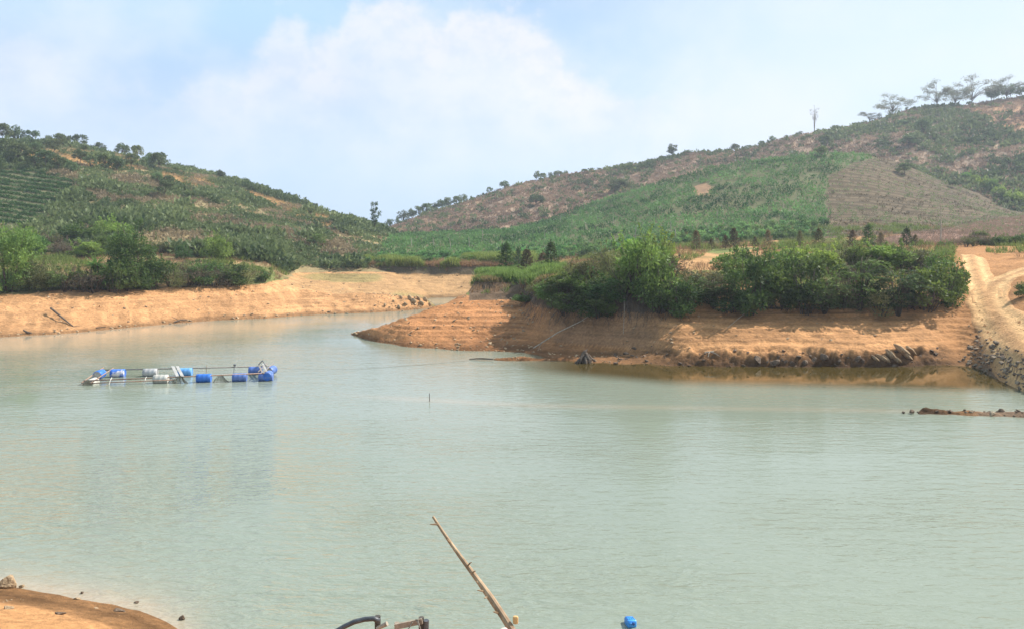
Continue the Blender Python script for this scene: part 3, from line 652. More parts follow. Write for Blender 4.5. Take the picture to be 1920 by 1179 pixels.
# ------------------------------------------------------------------ bushes and trees: prototypes
def stems(g, n, spread, h, r, mat=0, base=.25):
    for _ in range(n):
        a = random.uniform(0, 6.283); p0 = Vector((math.cos(a)*base*random.random(), math.sin(a)*base*random.random(), -.35)); p2 = Vector((math.cos(a)*spread*random.uniform(.4, 1), math.sin(a)*spread*random.uniform(.4, 1), h*random.uniform(.6, 1)))
        mid = (p0+p2)/2+Vector((random.uniform(-.2, .2), random.uniform(-.2, .2), .25*h*random.random()))
        tube(g, [p0, mid, p2], [r, r*.7, r*.3], 5, random.random(), mat)
HIDE = []
def proto(name, cat, leaf, wood, foli, sub=('foliage', 'stem')):
    """a thing kept as a template; every plant in the scene is a copy of one"""
    r = thing(name, '', cat)
    obj(sub[0], foli.mesh(sub[0], M[leaf]), r)
    if wood is not None: obj(sub[1], wood[0].mesh(sub[1], M[wood[1]], True), r)
    HIDE.append(r); return r
def bush_proto(leaf, seed, w=1.7, h=2.9, nc=17, nl=170, L=.21, W=.1, tone=(0., .55), droop=0., name='bush', up=.3):
    random.seed(seed); g = G(); s = G(); stems(s, 12, w*.8, h*.85, .04)
    for i in range(nc):
        a = random.uniform(0, 6.283); rr = w*math.sqrt(random.random())*.78; t = random.random()
        zc = .5+(h-1.0)*t*(1-.45*(rr/w)**2); cr = random.choice([.3, .4, .5, .62, .75])*(w/1.7)
        t0 = random.uniform(*tone)
        clump(g, (math.cos(a)*rr, math.sin(a)*rr, zc), (cr, cr, cr*random.uniform(.6, .95)), int(nl*(cr*1.7/w/.55)**1.6), L, W, up, .6, (t0, t0+.5), .5, droop)
    # a few shoots that break the outline
    for i in range(9):
        a = random.uniform(0, 6.283); rr = w*random.uniform(.2, .9); b = np.array([math.cos(a)*rr, math.sin(a)*rr, h*random.uniform(.6, .95)])
        d = np.array([random.uniform(-.4, .4), random.uniform(-.4, .4), 1.]); ln = random.uniform(.35, .8)
        n = 26; tt = RNG.random(n)[:, None]; leaves(g, b+d*ln*tt, rnd_dir(n)*.9+np.array([0, 0, .5]), rnd_dir(n), L*.8, W*.8, .4+.6*RNG.random(n))
        tube(s, [b-d*.4, b+d*ln], [.012, .005], 4)
    return proto(name, 'bush', leaf, (s, 'bark'), g)
def frond_proto(leaf, seed, w=2.2, h=2.6, nf=46, name='feathery_bush', cat='bush'):
    """arching sprays of small leaflets lying in layers"""
    random.seed(seed); g = G(); s = G()
    for i in range(nf):
        a = random.uniform(0, 6.283); hh = h*random.uniform(.45, 1.0); ln = w*random.uniform(.5, 1.0)
        p0 = Vector((0, 0, -.2)); p1 = Vector((math.cos(a)*ln*.35, math.sin(a)*ln*.35, hh*.85)); p2 = Vector((math.cos(a)*ln*.75, math.sin(a)*ln*.75, hh)); p3 = Vector((math.cos(a)*ln*1.1, math.sin(a)*ln*1.1, hh*.8))
        tube(s, [p0, p1, p2, p3], [.022, .016, .01, .004], 4, random.random())
        n = 110; t = RNG.random(n)**.7; A = np.array(p1); B = np.array(p2); C = np.array(p3)
        P = ((1-t)**2)[:, None]*A+(2*t*(1-t))[:, None]*B+(t**2)[:, None]*C
        side = np.array([-math.sin(a), math.cos(a), 0]); sg = RNG.choice([-1, 1], n)
        D = unit(side*sg[:, None]*.9+unit(C-A)*.6+rnd_dir(n)*.25); Nn = unit(np.array([0, 0, 1])+rnd_dir(n)*.35)
        P = P+side*(sg*RNG.random(n)*.12)[:, None]
        t0 = random.uniform(.0, .5); leaves(g, P, D, Nn, .26*(.6+.6*RNG.random(n)), .06, np.clip(t0+.5*RNG.random(n), 0, 1))
    for i in range(5): clump(g, (random.uniform(-1, 1), random.uniform(-1, 1), h*.35), (.8, .8, .5), 120, .2, .08, .2, .5, (0, .3))
    return proto(name, cat, leaf, (s, 'bark'), g)
def pine_proto(leaf, seed, h=3.6, w=.95, brown=False, name='young_pine'):
    random.seed(seed); g = G(); s = G(); tube(s, [(0, 0, -.2), (.03, 0, h*.5), (0, .02, h*.97)], [.05, .035, .012], 6)
    nb = 42
    for i in range(nb):
        t = (i+.5)/nb; zb = h*(.1+.82*t); a = i*2.4+random.uniform(-.3, .3); ln = w*(1-t)**.75*random.uniform(.45, 1.15)+.1; rise = .12+.3*t
        p0 = Vector((0, 0, zb)); p1 = Vector((math.cos(a)*ln*.7, math.sin(a)*ln*.7, zb+ln*rise*.5)); p2 = Vector((math.cos(a)*ln, math.sin(a)*ln, zb+ln*rise*1.3))
        tube(s, [p0, p1, p2], [.014, .01, .005], 4)
        n = 48; tt = RNG.random(n)[:, None]; A, B = np.array(p0*.5+p1*.5), np.array(p2)
        leaves(g, A+(B-A)*tt+RNG.normal(0, .05, (n, 3)), unit(B-A)*.6+rnd_dir(n)*.9+np.array([0, 0, .35]), rnd_dir(n), .22, .05, np.clip(RNG.random(n)*.6+.4*tt[:, 0]*random.random(), 0, 1))
    for k in range(3):
        b = np.array([random.uniform(-.2, .2)*(k > 0), random.uniform(-.2, .2)*(k > 0), h*(.86-.07*k)]); n = 60
        leaves(g, b+np.array([0, 0, 1])*RNG.random(n)[:, None]*h*.18, rnd_dir(n)*.5+np.array([0, 0, .9]), rnd_dir(n), .16, .035, .3+.5*RNG.random(n))
    return proto(name, 'pine', leaf, (s, 'bark'), g, ('crown', 'trunk'))
def tree_proto(leaf, seed, h=5., kind='umbrella', name='hill_tree', dens=1., wood='bark', L=.38, W=.24, rise=0.):
    """h metres tall; kinds differ in crown outline"""
    random.seed(seed); g = G(); s = G()
    def limb(p0, p1, r0, r1, k=5):
        mid = (p0+p1)/2+Vector((random.uniform(-.1, .1), random.uniform(-.1, .1), .08))*(p1-p0).length
        tube(s, [p0, mid, p1], [r0, (r0+r1)/2, r1], k, random.random())
    r = h*.022
    if kind == 'umbrella':
        lean = random.uniform(-.12, .12)*h; top = Vector((lean, 0, h*.3)); limb(Vector((0, 0, -.3)), top, r, r*.7, 6)
        for i in range(14):
            a = i*2.4+random.random(); ln = h*random.uniform(.1, .48); e = top+Vector((math.cos(a)*ln, math.sin(a)*ln*.9, h*random.uniform(.05, .6)*(1-.7*ln/h)))
            limb(top-Vector((0, 0, h*.1*random.random())), e, r*.5, r*.15)
            cr = h*random.uniform(.09, .19); clump(g, e, (cr*1.25, cr*1.15, cr*.75), int(75*dens), L, W, .25, .6, (random.uniform(0, .4), .9), .35)
    elif kind == 'round':
        top = Vector((0, 0, h*.34)); limb(Vector((0, 0, -.3)), top, r, r*.7, 6)
        for i in range(18):
            d = Vector(rnd_dir(1)[0]); d.z = abs(d.z)*1.25-.35; e = top+Vector((d.x*h*.34, d.y*h*.34, h*.2+d.z*h*.36)); limb(top, e, r*.45, r*.12)
            cr = h*random.uniform(.12, .19); clump(g, e, (cr, cr, cr*.85), int(75*dens), L, W, .25, .6, (random.uniform(0, .45), .95), .35)
    elif kind == 'flat':
        top = Vector((random.uniform(-.05, .05)*h, 0, h*.25)); limb(Vector((0, 0, -.3)), top, r*.7, r*.55, 6)
        for i in range(24):
            a = i*2.4+random.random()*.8; ln = h*random.uniform(.1, .55); zt = h*random.uniform(.08, .72)*(1-.62*(ln/(h*.6))**2)
            e = top+Vector((math.cos(a)*ln, math.sin(a)*ln, zt)); m = top+Vector((math.cos(a)*ln*.45, math.sin(a)*ln*.45, zt*.75))
            tube(s, [top-Vector((0, 0, h*.12*random.random())), m, e], [r*.36, r*.2, r*.08], 5, random.random())
            for q in range(8):
                b = a+random.uniform(-.9, .9); e2 = e+Vector((math.cos(b), math.sin(b), random.uniform(-.15, .3)))*h*random.uniform(.06, .17); tube(s, [m*.4+e*.6, e2], [r*.2, r*.06], 4)
                cr = h*.09; clump(g, e2, (cr*1.4, cr*1.3, cr*.8), int(26*dens), L*.8, W*.7, .1, .6, (.1, .9), .2)
    elif kind == 'tall':
        top = Vector((.06*h, 0, h*.8)); tube(s, [(0, 0, -.3), (-.02*h, 0, h*.4), top], [r*.8, r*.6, r*.25], 6)
        for i in range(17):
            t = random.uniform(.25, 1.); b = Vector((.03*h*t, 0, h*.8*t)); a = i*2.4; e = b+Vector((math.cos(a), math.sin(a), .45))*h*random.uniform(.08, .26)*(1.15-.5*t)
            limb(b, e, r*.3, r*.1); cr = h*random.uniform(.07, .12); clump(g, e, (cr*1.15, cr*1.1, cr*.75), int(55*dens), L, W, .15, .6, (random.uniform(0, .4), .95), .3)
    elif kind == 'plume':
        for i in range(9):
            a = random.uniform(0, 6.283); l2 = random.uniform(.04, .22)*h; hh = h*random.uniform(.55, 1.0)
            p = [Vector((0, 0, -.3)), Vector((math.cos(a)*l2*.3, math.sin(a)*l2*.3, hh*.55)), Vector((math.cos(a)*l2*.8, math.sin(a)*l2*.8, hh*.95)), Vector((math.cos(a)*l2*1.6, math.sin(a)*l2*1.6, hh*.93))]
            tube(s, p, [r*.35, r*.3, r*.16, r*.05], 4, random.random())
            for q in range(3):
                e = p[1].lerp(p[3], .25+.3*q); clump(g, e, (h*.045, h*.045, h*.05), int(9*dens), L*.8, W*.3, .0, .6, (.2, 1), .2)
    elif kind == 'shaggy':
        tube(s, [(0, 0, -.3), (.01*h, 0, h*.5), (0, 0, h*.97)], [r*.7, r*.55, r*.2], 6)
        for i, (t, l2, sx) in enumerate([(1., .1, -.6), (.97, .16, .9), (.84, .09, -.7), (.74, .15, .9), (.7, .14, .3), (.62, .2, -1), (.6, .16, .8), (.5, .14, -.6), (.46, .16, .6), (.36, .11, -.5), (.34, .12, .5), (.25, .1, .2)]):
            b = Vector((0, 0, h*t*.94)); e = b+Vector((sx*h*l2, random.uniform(-.7, .7)*h*l2, h*l2*.55)); limb(b, e, r*.25, r*.08)
            clump(g, b.lerp(e, .8), (h*l2*.55, h*l2*.5, h*l2*.62), int(80*dens), L, W*.7, -.3, .5, (0, .6), .2)
    return proto(name, 'tree', leaf, (s, wood), g, ('crown', 'trunk'))
def strap_proto(seed, name='strappy_shrub'):
    random.seed(seed); g = G(); s = G()
    for i in range(9):
        a = i*2.4; rr = .9*math.sqrt(random.random()); top = Vector((math.cos(a)*rr, math.sin(a)*rr, random.uniform(1.1, 3.0)-.9*rr))
        tube(s, [(math.cos(a)*.15, math.sin(a)*.15, -.3), top*.55, top], [.06, .05, .04], 6, random.random())
        for n_, zt, tl in ((38, .25, (.35, 1.)), (34, -.45, (0, .5))):
            d = rnd_dir(n_); d[:, 2] = d[:, 2]*.5+zt
            leaves(g, np.tile(np.array(top), (n_, 1)), d, unit(np.cross(d, np.cross(d, np.array([0, 0, 1.])))+rnd_dir(n_)*.2), .85*(.7+.5*RNG.random(n_)), .085, RNG.uniform(*tl, n_))
    return proto(name, 'shrub', 'leaf_bright', (s, 'bark'), g)

B_ = {
 'dark': [bush_proto('leaf_dark', s) for s in (1, 2, 3)],
 'mid': [bush_proto('leaf_mid', s) for s in (4, 5, 6)],
 'bright': [bush_proto('leaf_bright', s, L=.24, W=.13) for s in (7, 8)],
 'olive': [bush_proto('leaf_olive', s, L=.19, W=.06) for s in (9, 10)],
 'dry': [bush_proto('leaf_dry', s, nl=120, L=.19, W=.05, name='dry_bush', up=.6) for s in (11, 12)],
 'frond': [frond_proto('leaf_mid', s) for s in (13, 14)],
 'frondd': [frond_proto('leaf_dark', s) for s in (15,)],
 'strap': [strap_proto(16)],
 'pine': [pine_proto('leaf_pine', s) for s in (17, 18)],
 'pinebrown': [pine_proto('leaf_sapling', 19, name='browning_pine', w=1.1), pine_proto('leaf_sapling2', 20, name='browning_pine', w=1.15), pine_proto('leaf_sapling', 34, name='browning_pine', w=.95)],
 'umb': [tree_proto('leaf_far', s, kind='umbrella') for s in (21, 22, 23)],
 'rnd': [tree_proto('leaf_far', s, kind='round') for s in (24, 25)],
 'flat': [tree_proto('leaf_wisp', s, h=10, kind='flat', name='flat_topped_tree', L=.5, W=.2, dens=.7, wood='root') for s in (26, 27, 28)],
 'plume': [tree_proto('leaf_dry', 29, h=12, kind='plume', name='dead_tree', wood='palebark', L=.7, W=.5)],
 'tall': [tree_proto('leaf_far', 30, h=8, kind='tall', name='tall_tree', L=.5, W=.32)],
 'shag': [tree_proto('leaf_dark', 31, h=10, kind='shaggy', name='shaggy_tree', L=.55, W=.4)],
 'big': [bush_proto('leaf_dark', 32, w=2.8, h=7.0, nc=46, nl=210, L=.25, W=.12, name='broad_tree')],
 'big2': [bush_proto('leaf_mid', 33, w=2.8, h=7.0, nc=46, nl=210, L=.25, W=.12, name='broad_tree', tone=(0, .8))],
}
REFH = {'umb': 4.3, 'rnd': 4.7, 'flat': 9.3, 'plume': 12, 'tall': 8.3, 'shag': 10, 'big': 7.2, 'big2': 7.2, 'pine': 3.7, 'pinebrown': 3.7, 'dark': 3.1, 'mid': 3.1, 'bright': 3.1, 'olive': 3.1, 'dry': 3.1, 'frond': 2.6, 'frondd': 2.6, 'strap': 3.2}
REFW = {'pine': 2.0, 'pinebrown': 2.3, 'big': 6.0, 'big2': 6.0, 'flat': 12.5, 'umb': 5.6, 'dark': 3.4, 'mid': 3.4, 'bright': 3.4, 'olive': 3.4, 'dry': 3.4, 'frond': 4.2, 'frondd': 4.2, 'strap': 2.9}
_ct = {}
def plant(kind, loc, hpx, label, group=None, wpx=None, sink=.1, kname=None):
    i = _ct.get(kind, 0); _ct[kind] = i+1; p = B_[kind][i % len(B_[kind])]
    sh = hpx*loc.y/F/REFH[kind]; sw = sh if wpx is None else wpx*loc.y/F/REFW.get(kind, REFH[kind])
    o = dup(p, loc-Vector((0, 0, sink*sh)), random.uniform(0, 6.28), (sw, sw, sh), label)
    if group: o['group'] = group
    if kname: o.name = kname
    return o
ORD = ['first', 'second', 'third', 'fourth', 'fifth', 'sixth', 'seventh', 'eighth', 'ninth', 'tenth', 'eleventh', 'twelfth', 'thirteenth', 'fourteenth', 'fifteenth', 'sixteenth',
       'seventeenth', 'eighteenth', 'nineteenth', 'twentieth']+['twenty-'+w for w in ('first', 'second', 'third', 'fourth', 'fifth', 'sixth', 'seventh', 'eighth', 'ninth')]+['thirtieth']+['thirty-'+w for w in ('first', 'second', 'third', 'fourth', 'fifth', 'sixth', 'seventh', 'eighth', 'ninth')]
LOOK = {'dark': 'dark green broad-leaved bush', 'mid': 'mid green leafy bush', 'bright': 'bright green leafy bush', 'olive': 'olive green small-leaved bush', 'dry': 'dry brownish bush',
        'frond': 'feathery green bush', 'frondd': 'dark feathery bush'}

# ---- peninsula thicket: front row standing on the lip of the bare bank, then rows behind it
front = [(1046, 556, 66, 40, 'olive'), (1082, 562, 70, 58, 'mid'), (1108, 566, 64, 50, 'dark'), (1136, 568, 84, 92, 'dark'), (1172, 574, 84, 82, 'olive'), (1205, 572, 100, 118, 'mid'), (1236, 582, 84, 88, 'dark'),
         (1268, 584, 76, 66, 'dark'), (1302, 590, 82, 64, 'dark'), (1338, 590, 76, 66, 'frond'), (1370, 592, 74, 88, 'dark'), (1404, 592, 94, 128, 'dark'), (1440, 592, 76, 98, 'mid'), (1470, 592, 74, 90, 'dark'),
         (1508, 592, 92, 112, 'dark'), (1546, 592, 92, 98, 'frondd'), (1578, 592, 64, 92, 'dry'), (1612, 592, 100, 104, 'frond'), (1650, 594, 92, 76, 'olive'), (1684, 594, 96, 108, 'frondd'), (1716, 594, 84, 66, 'dry'),
         (1738, 590, 92, 104, 'bright'), (1768, 576, 74, 100, 'mid'), (1778, 552, 50, 62, 'bright')]
front = [(990, 560, 50, 22, 'mid'), (1012, 556, 56, 30, 'olive'), (1030, 564, 50, 34, 'mid'), (1060, 576, 60, 40, 'dark'), (1120, 590, 70, 44, 'mid')]+front
back = [(1048, 532, 56, 28, 'mid'), (1074, 526, 50, 36, 'olive'), (1100, 528, 66, 44, 'olive'), (1140, 520, 66, 62, 'olive'), (1180, 510, 80, 66, 'bright'), (1228, 514, 84, 70, 'bright'), (1262, 530, 66, 50, 'dry'), (1292, 534, 60, 30, 'olive'), (1330, 538, 70, 34, 'olive'), (1372, 530, 72, 60, 'mid'), (1412, 520, 62, 56, 'dark'),
        (1450, 520, 74, 56, 'mid'), (1490, 516, 78, 54, 'bright'), (1530, 512, 76, 50, 'bright'), (1570, 508, 76, 50, 'olive'), (1606, 506, 66, 50, 'mid'), (1640, 506, 80, 50, 'bright'), (1680, 508, 78, 52, 'mid'), (1716, 510, 74, 48, 'olive'), (1752, 522, 62, 50, 'mid')]
front.sort(); back.sort()
for lst, where in ((front, 'on the lip of the bare bank'), (back, 'in the second row of the thicket')):
    for i, (px_, py_, w_, h_, k_) in enumerate(lst):
        p = gp(px_, py_, 50)
        if where.startswith('in'): p = gp(px_, py_+2, 50); h_ *= 1.1
        elif 1190 < px_ < 1240: h_ *= 1.15
        elif px_ < 1290: h_ *= .92
        elif px_ > 1290: h_ *= .8 if px_ not in (1404, 1508) else .95; p.y += .7; p.x = (px_-960)/F*p.y; p.z = zat(p.x, p.y)
        ky = .78+.44*((i*7) % 5)/4; h_ *= ky if where.startswith('on') and not 1190 < px_ < 1230 and px_ != 1404 else 1; p.y += .5*((i*3) % 4-1.5)*.6; p.x = (px_-960)/F*p.y; p.z = max(zat(p.x, p.y), p.z-.4)
        plant(k_, p, h_*1.05, '%s %s, %s from its left end' % (LOOK[k_], where, ORD[i]), 'bushes of the peninsula thicket', w_*1.18, .1)
# ---- young pines and saplings on the peninsula top
pines = [(949, 517, 64, 52, 'pine', 'dark green young pine standing leftmost on the grassy peninsula tip'), (972, 512, 50, 26, 'pine', 'slim dark pine just behind the browning pine on the peninsula tip'), (988, 520, 56, 46, 'pinebrown', 'browning young pine between two dark pines on the peninsula tip'),
         (1018, 508, 36, 40, 'pinebrown', 'low browning pine at the foot of the candle-shaped pine'), (1033, 508, 58, 40, 'pine', 'candle-shaped dark pine with upright shoots, rightmost on the peninsula tip')]
for a in pines: plant(a[4], gp(a[0], a[1], 60), a[2], a[5], 'young pines on the peninsula tip', a[3]*1.0, .02)
sap = [(1306, 456, 38), (1334, 452, 26), (1376, 450, 38), (1360, 454, 24), (1416, 448, 24), (1440, 450, 32), (1500, 448, 28), (1535, 450, 38), (1598, 464, 34), (1628, 472, 42), (1652, 462, 30), (1700, 472, 36), (1716, 474, 26)]
sap.sort()
for i, (px_, py_, h_) in enumerate(sap):
    p = gp(px_, py_+12, 85); p = Vector(((px_-960)/F*100, 100, zat((px_-960)/F*100, 100)))
    k_ = 'pine' if px_ > 1590 and i % 2 else 'pinebrown'
    plant(k_, p, h_*random.uniform(.85, 1.2), '%s sapling on the orange peninsula top, %s from the left' % ('dark pine' if k_ == 'pine' else 'browning pine', ORD[i]), 'pine saplings on the peninsula top', h_*.85, .02)
# ---- left bank
big = gp(252, 540, 60); plant('big', big, 138, 'big dark dome-shaped tree standing at the top of the left bank', None, 104, .03)
plant('big2', gp(18, 548, 60), 146, 'tall bright-topped tree at the left edge of the photo', None, 110, .03)
plant('strap', gp(192, 542, 60), 82, 'yellow-green shrub with strap-like leaves beside the big dark tree', None, 82, .05)
lb = [(62, 546, 66, 64, 'olive'), (92, 548, 60, 44, 'olive'), (122, 550, 66, 50, 'dark'), (152, 552, 70, 46, 'dry'), (176, 552, 60, 44, 'dry'), (214, 552, 70, 58, 'mid'), (238, 550, 50, 40, 'frondd'), (286, 546, 62, 66, 'mid'), (318, 542, 50, 44, 'olive'), (352, 540, 66, 44, 'dry'), (374, 540, 54, 40, 'dark'),
      (402, 542, 58, 40, 'dry'), (430, 540, 60, 44, 'dark'), (456, 538, 56, 38, 'olive'), (494, 534, 32, 26, 'dark'), (330, 520, 60, 30, 'olive'), (385, 516, 60, 26, 'mid')]
lb.sort()
for i, (px_, py_, w_, h_, k_) in enumerate(lb):
    plant(k_, gp(px_, py_-4, 60), h_*1.05, '%s along the top of the left bank, %s from the left' % (LOOK[k_], ORD[i]), 'bushes along the left bank', w_*1.2, .12)
lb2 = [(60, 478, 60, 46, 'mid'), (100, 470, 60, 40, 'olive'), (140, 462, 66, 48, 'mid'), (176, 460, 64, 44, 'mid'), (210, 452, 58, 46, 'bright'), (118, 480, 50, 36, 'dry'), (188, 480, 60, 40, 'dark'), (348, 488, 36, 32, 'dark'), (408, 490, 52, 56, 'mid'), (430, 486, 34, 40, 'dark'), (592, 462, 38, 24, 'dark'), (30, 470, 60, 40, 'mid'), (160, 486, 60, 36, 'bright'), (300, 478, 40, 30, 'olive')]
for i, (px_, py_, w_, h_, k_) in enumerate(lb2):
    lab = '%s at the foot of the left hill behind the bank bushes, %s planted' % (LOOK[k_], ORD[i])
    p = gp(px_, py_, 100)
    lab = {592: 'dark oval bush alone low on the left hill slope above the far bank', 348: 'small dark bush alone on grass right of the big dark tree', 408: 'taller green bush on grass above the bank, left of its dark neighbour', 430: 'narrow dark bush on grass right of a taller green bush'}.get(px_, None) or '%s at the foot of the left hill, %s from the left' % (LOOK[k_], ORD[sorted(q[0] for q in lb2).index(px_)])
    plant(k_, p, h_*1.05, lab, 'bushes at the foot of the left hill', w_*1.15, .1)
# ---- ridge trees, left hill
lr = [(4, 38, 'rnd'), (28, 32, 'umb'), (54, 26, 'umb'), (88, 18, 'umb'), (122, 20, 'umb'), (150, 28, 'umb'), (191, 22, 'umb'), (229, 28, 'rnd'), (257, 28, 'rnd'), (283, 24, 'rnd'), (301, 18, 'rnd')]
lr += [(318+i*14.5+random.uniform(-7, 7), random.choice([8, 10, 12, 14, 16, 20])*(1 if i < 17 else .75), random.choice(['umb', 'rnd'])) for i in range(26)]
lr.sort()
for i, (px_, h_, k_) in enumerate(lr):
    p = crestpt(px_, 190, 290)
    if px_ < 310: p.y += random.uniform(-4, 3); p.x = (px_-960)/F*p.y; p.z = zat(p.x, p.y)
    lab = ('round-crowned green tree' if k_ == 'rnd' else 'spreading green tree with open crown')+' on the left hill crest, %s from the left' % ORD[i]
    plant(k_, p, h_*.95, lab, 'trees along the left hill crest', h_*(1.3 if k_ == 'umb' else .95))
# ---- darker trees below the left crest
lt = [(12, 300, 40), (34, 310, 40), (62, 316, 34), (86, 318, 34), (110, 322, 30), (66, 290, 22), (100, 290, 28), (112, 276, 24), (150, 308, 26), (172, 318, 24), (196, 318, 28), (218, 322, 26), (246, 320, 30), (276, 318, 26), (298, 322, 34), (160, 286, 14), (210, 300, 12), (182, 300, 10), (308, 372, 32), (316, 352, 22), (294, 345, 20), (0, 330, 30), (134, 330, 26)]
lt = sorted(lt)
for i, (px_, py_, h_) in enumerate(lt):
    p = gp(px_, py_, 118)
    plant('rnd' if i % 3 else 'umb', p, h_*1.05, 'dark green tree on the slope below the left hill crest, %s from the left' % ORD[i], 'trees below the left hill crest', h_*1.15)
# ---- right hill
plant('plume', crestpt(1527, 300, 384), 62, 'tall bare dead tree with wispy plumes on the right ridge', None, 36)
plant('tall', crestpt(1260, 300, 384), 34, 'lone leafy tree standing tall in the middle of the right ridge', None, 38)
plant('shag', gp(703, 436, 200), 54, 'dark shaggy tree with drooping fronds in the notch between the hills', None, 46)
fl = [(1630, 24, 34, 'small pale flat-topped tree, leftmost of those on the right ridge'), (1674, 42, 58, 'bare-looking flat-topped tree standing apart on the right ridge'), (1758, 48, 52, 'flat-topped tree leaning left beside the tallest one on the ridge'), (1790, 40, 40, 'thin flat-topped tree between two larger ones on the ridge'), (1824, 56, 70, 'tallest flat-topped tree on the right ridge'), (1888, 40, 54, 'pale flat-topped tree rising behind rounder trees near the right edge')]
for a in fl: plant('flat', crestpt(a[0], 300, 384), a[1], a[3], 'flat-topped trees on the right ridge', a[2]*1.15)
rr = [(1564, 16), (1545, 9), (1700, 10), (1862, 22), (1872, 26), (1896, 24), (1912, 28), (1935, 30), (1960, 30), (1985, 26), (715, 14), (730, 16), (745, 18), (758, 20), (772, 20), (786, 20), (800, 20), (814, 20), (828, 18), (842, 18), (856, 17), (870, 15), (884, 13), (917, 13), (946, 14), (1005, 18), (1018, 12), (1032, 14), (1046, 15), (1062, 9), (1096, 11), (1124, 10), (1185, 8), (1216, 9), (1240, 10), (1290, 12), (1318, 12), (1350, 13), (1378, 16), (1402, 14), (1428, 14), (1450, 16), (1475, 15), (1498, 13), (1610, 8), (1735, 8)]
rr = sorted(rr)
for i, (px_, h_) in enumerate(rr):
    side = 'left half' if i < 20 else 'right half'
    k_ = 'tall' if i % 5 == 2 else ('umb' if i % 2 else 'rnd')
    lab = '%s on the right ridge, %s from the left' % ({'tall': 'upright open-crowned tree', 'umb': 'small spreading tree', 'rnd': 'small round-crowned tree'}[k_], ORD[i] if i < len(ORD) else ('fortieth', 'forty-first', 'forty-second', 'forty-third', 'forty-fourth', 'forty-fifth', 'forty-sixth', 'forty-seventh')[i-len(ORD)])
    plant(k_, crestpt(px_, 240, 384), h_*(random.uniform(.55, .95) if 1035 < px_ < 1620 else 1.1), lab, 'small trees along the right ridge', h_*random.uniform(.8, 1.5))
rs = [(1548, 286, 32, 30, 'dark green tree at the top edge of the green plantation'), (1540, 292, 18, 26, 'low green tree at the foot of the dark tree above the plantation'), (1732, 256, 32, 34, 'tallest of the dark trees halfway up the right hill'), (1716, 272, 26, 34, 'dark tree halfway up the right hill, between two neighbours'), (1704, 278, 24, 34, 'rounded dark tree, lowest of the cluster halfway up the right hill'), (1692, 236, 12, 18, 'small green shrub below the flat-topped trees'),
      (1696, 328, 22, 30, 'dark green tree at the top of the brown terraced slope'), (1786, 352, 14, 14, 'small lone tree on the right shoulder of the terraced slope'), (1160, 362, 26, 46, 'dark wide tree clump just above the plantation edge'), (1005, 388, 24, 30, 'grey-green tree in the brown scrub of the right hill'), (1838, 446, 16, 28, 'bright green bush alone in the pinkish dry field')]
for a in rs: plant('bright' if a[0] == 1838 else 'rnd', gp(a[0], a[1], 110), a[2], a[4], None, a[3]*1.1)
gb = [(1770, 326, 12), (1812, 338, 18), (1826, 346, 20), (1842, 352, 24), (1858, 360, 26), (1872, 368, 22), (1884, 376, 20), (1898, 380, 26), (1914, 388, 26), (1930, 392, 26), (1950, 396, 24)]
for i, (px_, py_, h_) in enumerate(gb):
    plant('bright', gp(px_, py_, 130), h_, 'bright green bush along the gully right of the terraced slope, %s from its top' % ORD[i], 'bright bushes along the gully', h_*1.2)
rb = [(1790, 472, 22, 'dry'), (1812, 474, 26, 'olive'), (1828, 474, 30, 'dry'), (1850, 478, 22, 'olive'), (1868, 478, 24, 'mid'), (1890, 484, 26, 'mid'), (1910, 486, 26, 'mid'), (1935, 488, 28, 'bright'), (1770, 474, 18, 'mid'), (1860, 478, 16, 'bright'), (1900, 486, 18, 'olive'), (1958, 488, 28, 'mid'), (1840, 478, 14, 'mid')]
rb = sorted(rb)
for i, (px_, py_, h_, k_) in enumerate(rb):
    p = Vector(((px_-960)/F*97, 97, zat((px_-960)/F*97, 97))); plant(k_, p, h_*1.0, '%s behind the top of the dirt road, %s from the left' % (LOOK[k_], ORD[i]), 'bushes behind the dirt road', h_*1.5, .1)
plant('dark', gp(1925, 556, 50), 28, 'small dark bush beside the dirt road at the right edge', None, 44, .1)

# ---- individual plantation plants
def crop_proto(seed):
    random.seed(seed); g = G(); s = G(); tube(s, [(0, 0, -.1), (.02, 0, 1.1)], [.03, .015], 5)
    for i in range(6):
        a = i*2.4; clump(g, (math.cos(a)*.35, math.sin(a)*.35, .35+.16*i), (.42, .42, .3), 34, .42, .17, .3, .6, (random.uniform(0, .5), 1.), .3)
    return proto('crop_plant', 'plant', 'leaf_crop', (s, 'bark'), g)
CP = [crop_proto(s) for s in (41, 42, 43, 44)]
for i, k in enumerate(near):
    o = dup(CP[i % 4], (cx[k], cy_[k], cz[k]), random.uniform(0, 6.28), random.uniform(.65, 1.0), 'leafy green crop plant in the plantation rows nearest the lake')
    o['group'] = 'plants in the nearest plantation rows'
# pale poles standing among the crop
for i, (px_, py_, h_) in enumerate([(772, 470, 24), (812, 468, 20), (846, 474, 26), (880, 466, 22), (905, 452, 20), (1020, 452, 20), (1050, 420, 16), (1100, 440, 22), (1150, 420, 18), (1190, 452, 24), (1236, 400, 16), (1258, 440, 26), (1268, 452, 26), (1300, 398, 14), (1346, 412, 18), (1398, 360, 14), (1447, 322, 14), (1470, 400, 22)]):
    g = G(); p = gp(px_, py_, 120); hm = h_*p.y/F; a = random.uniform(-.16, .16)
    tube(g, [(0, 0, -.2), (a*hm*.5, 0, hm*.55), (a*hm, 0, hm)], [.08, .07, .05], 5)
    tag(obj('pole', g.mesh('pole', M['palebark'])), 'thin pale pole standing among the plantation rows, %s from the left' % ORD[i], 'pole', 'pale poles in the plantation').location = p
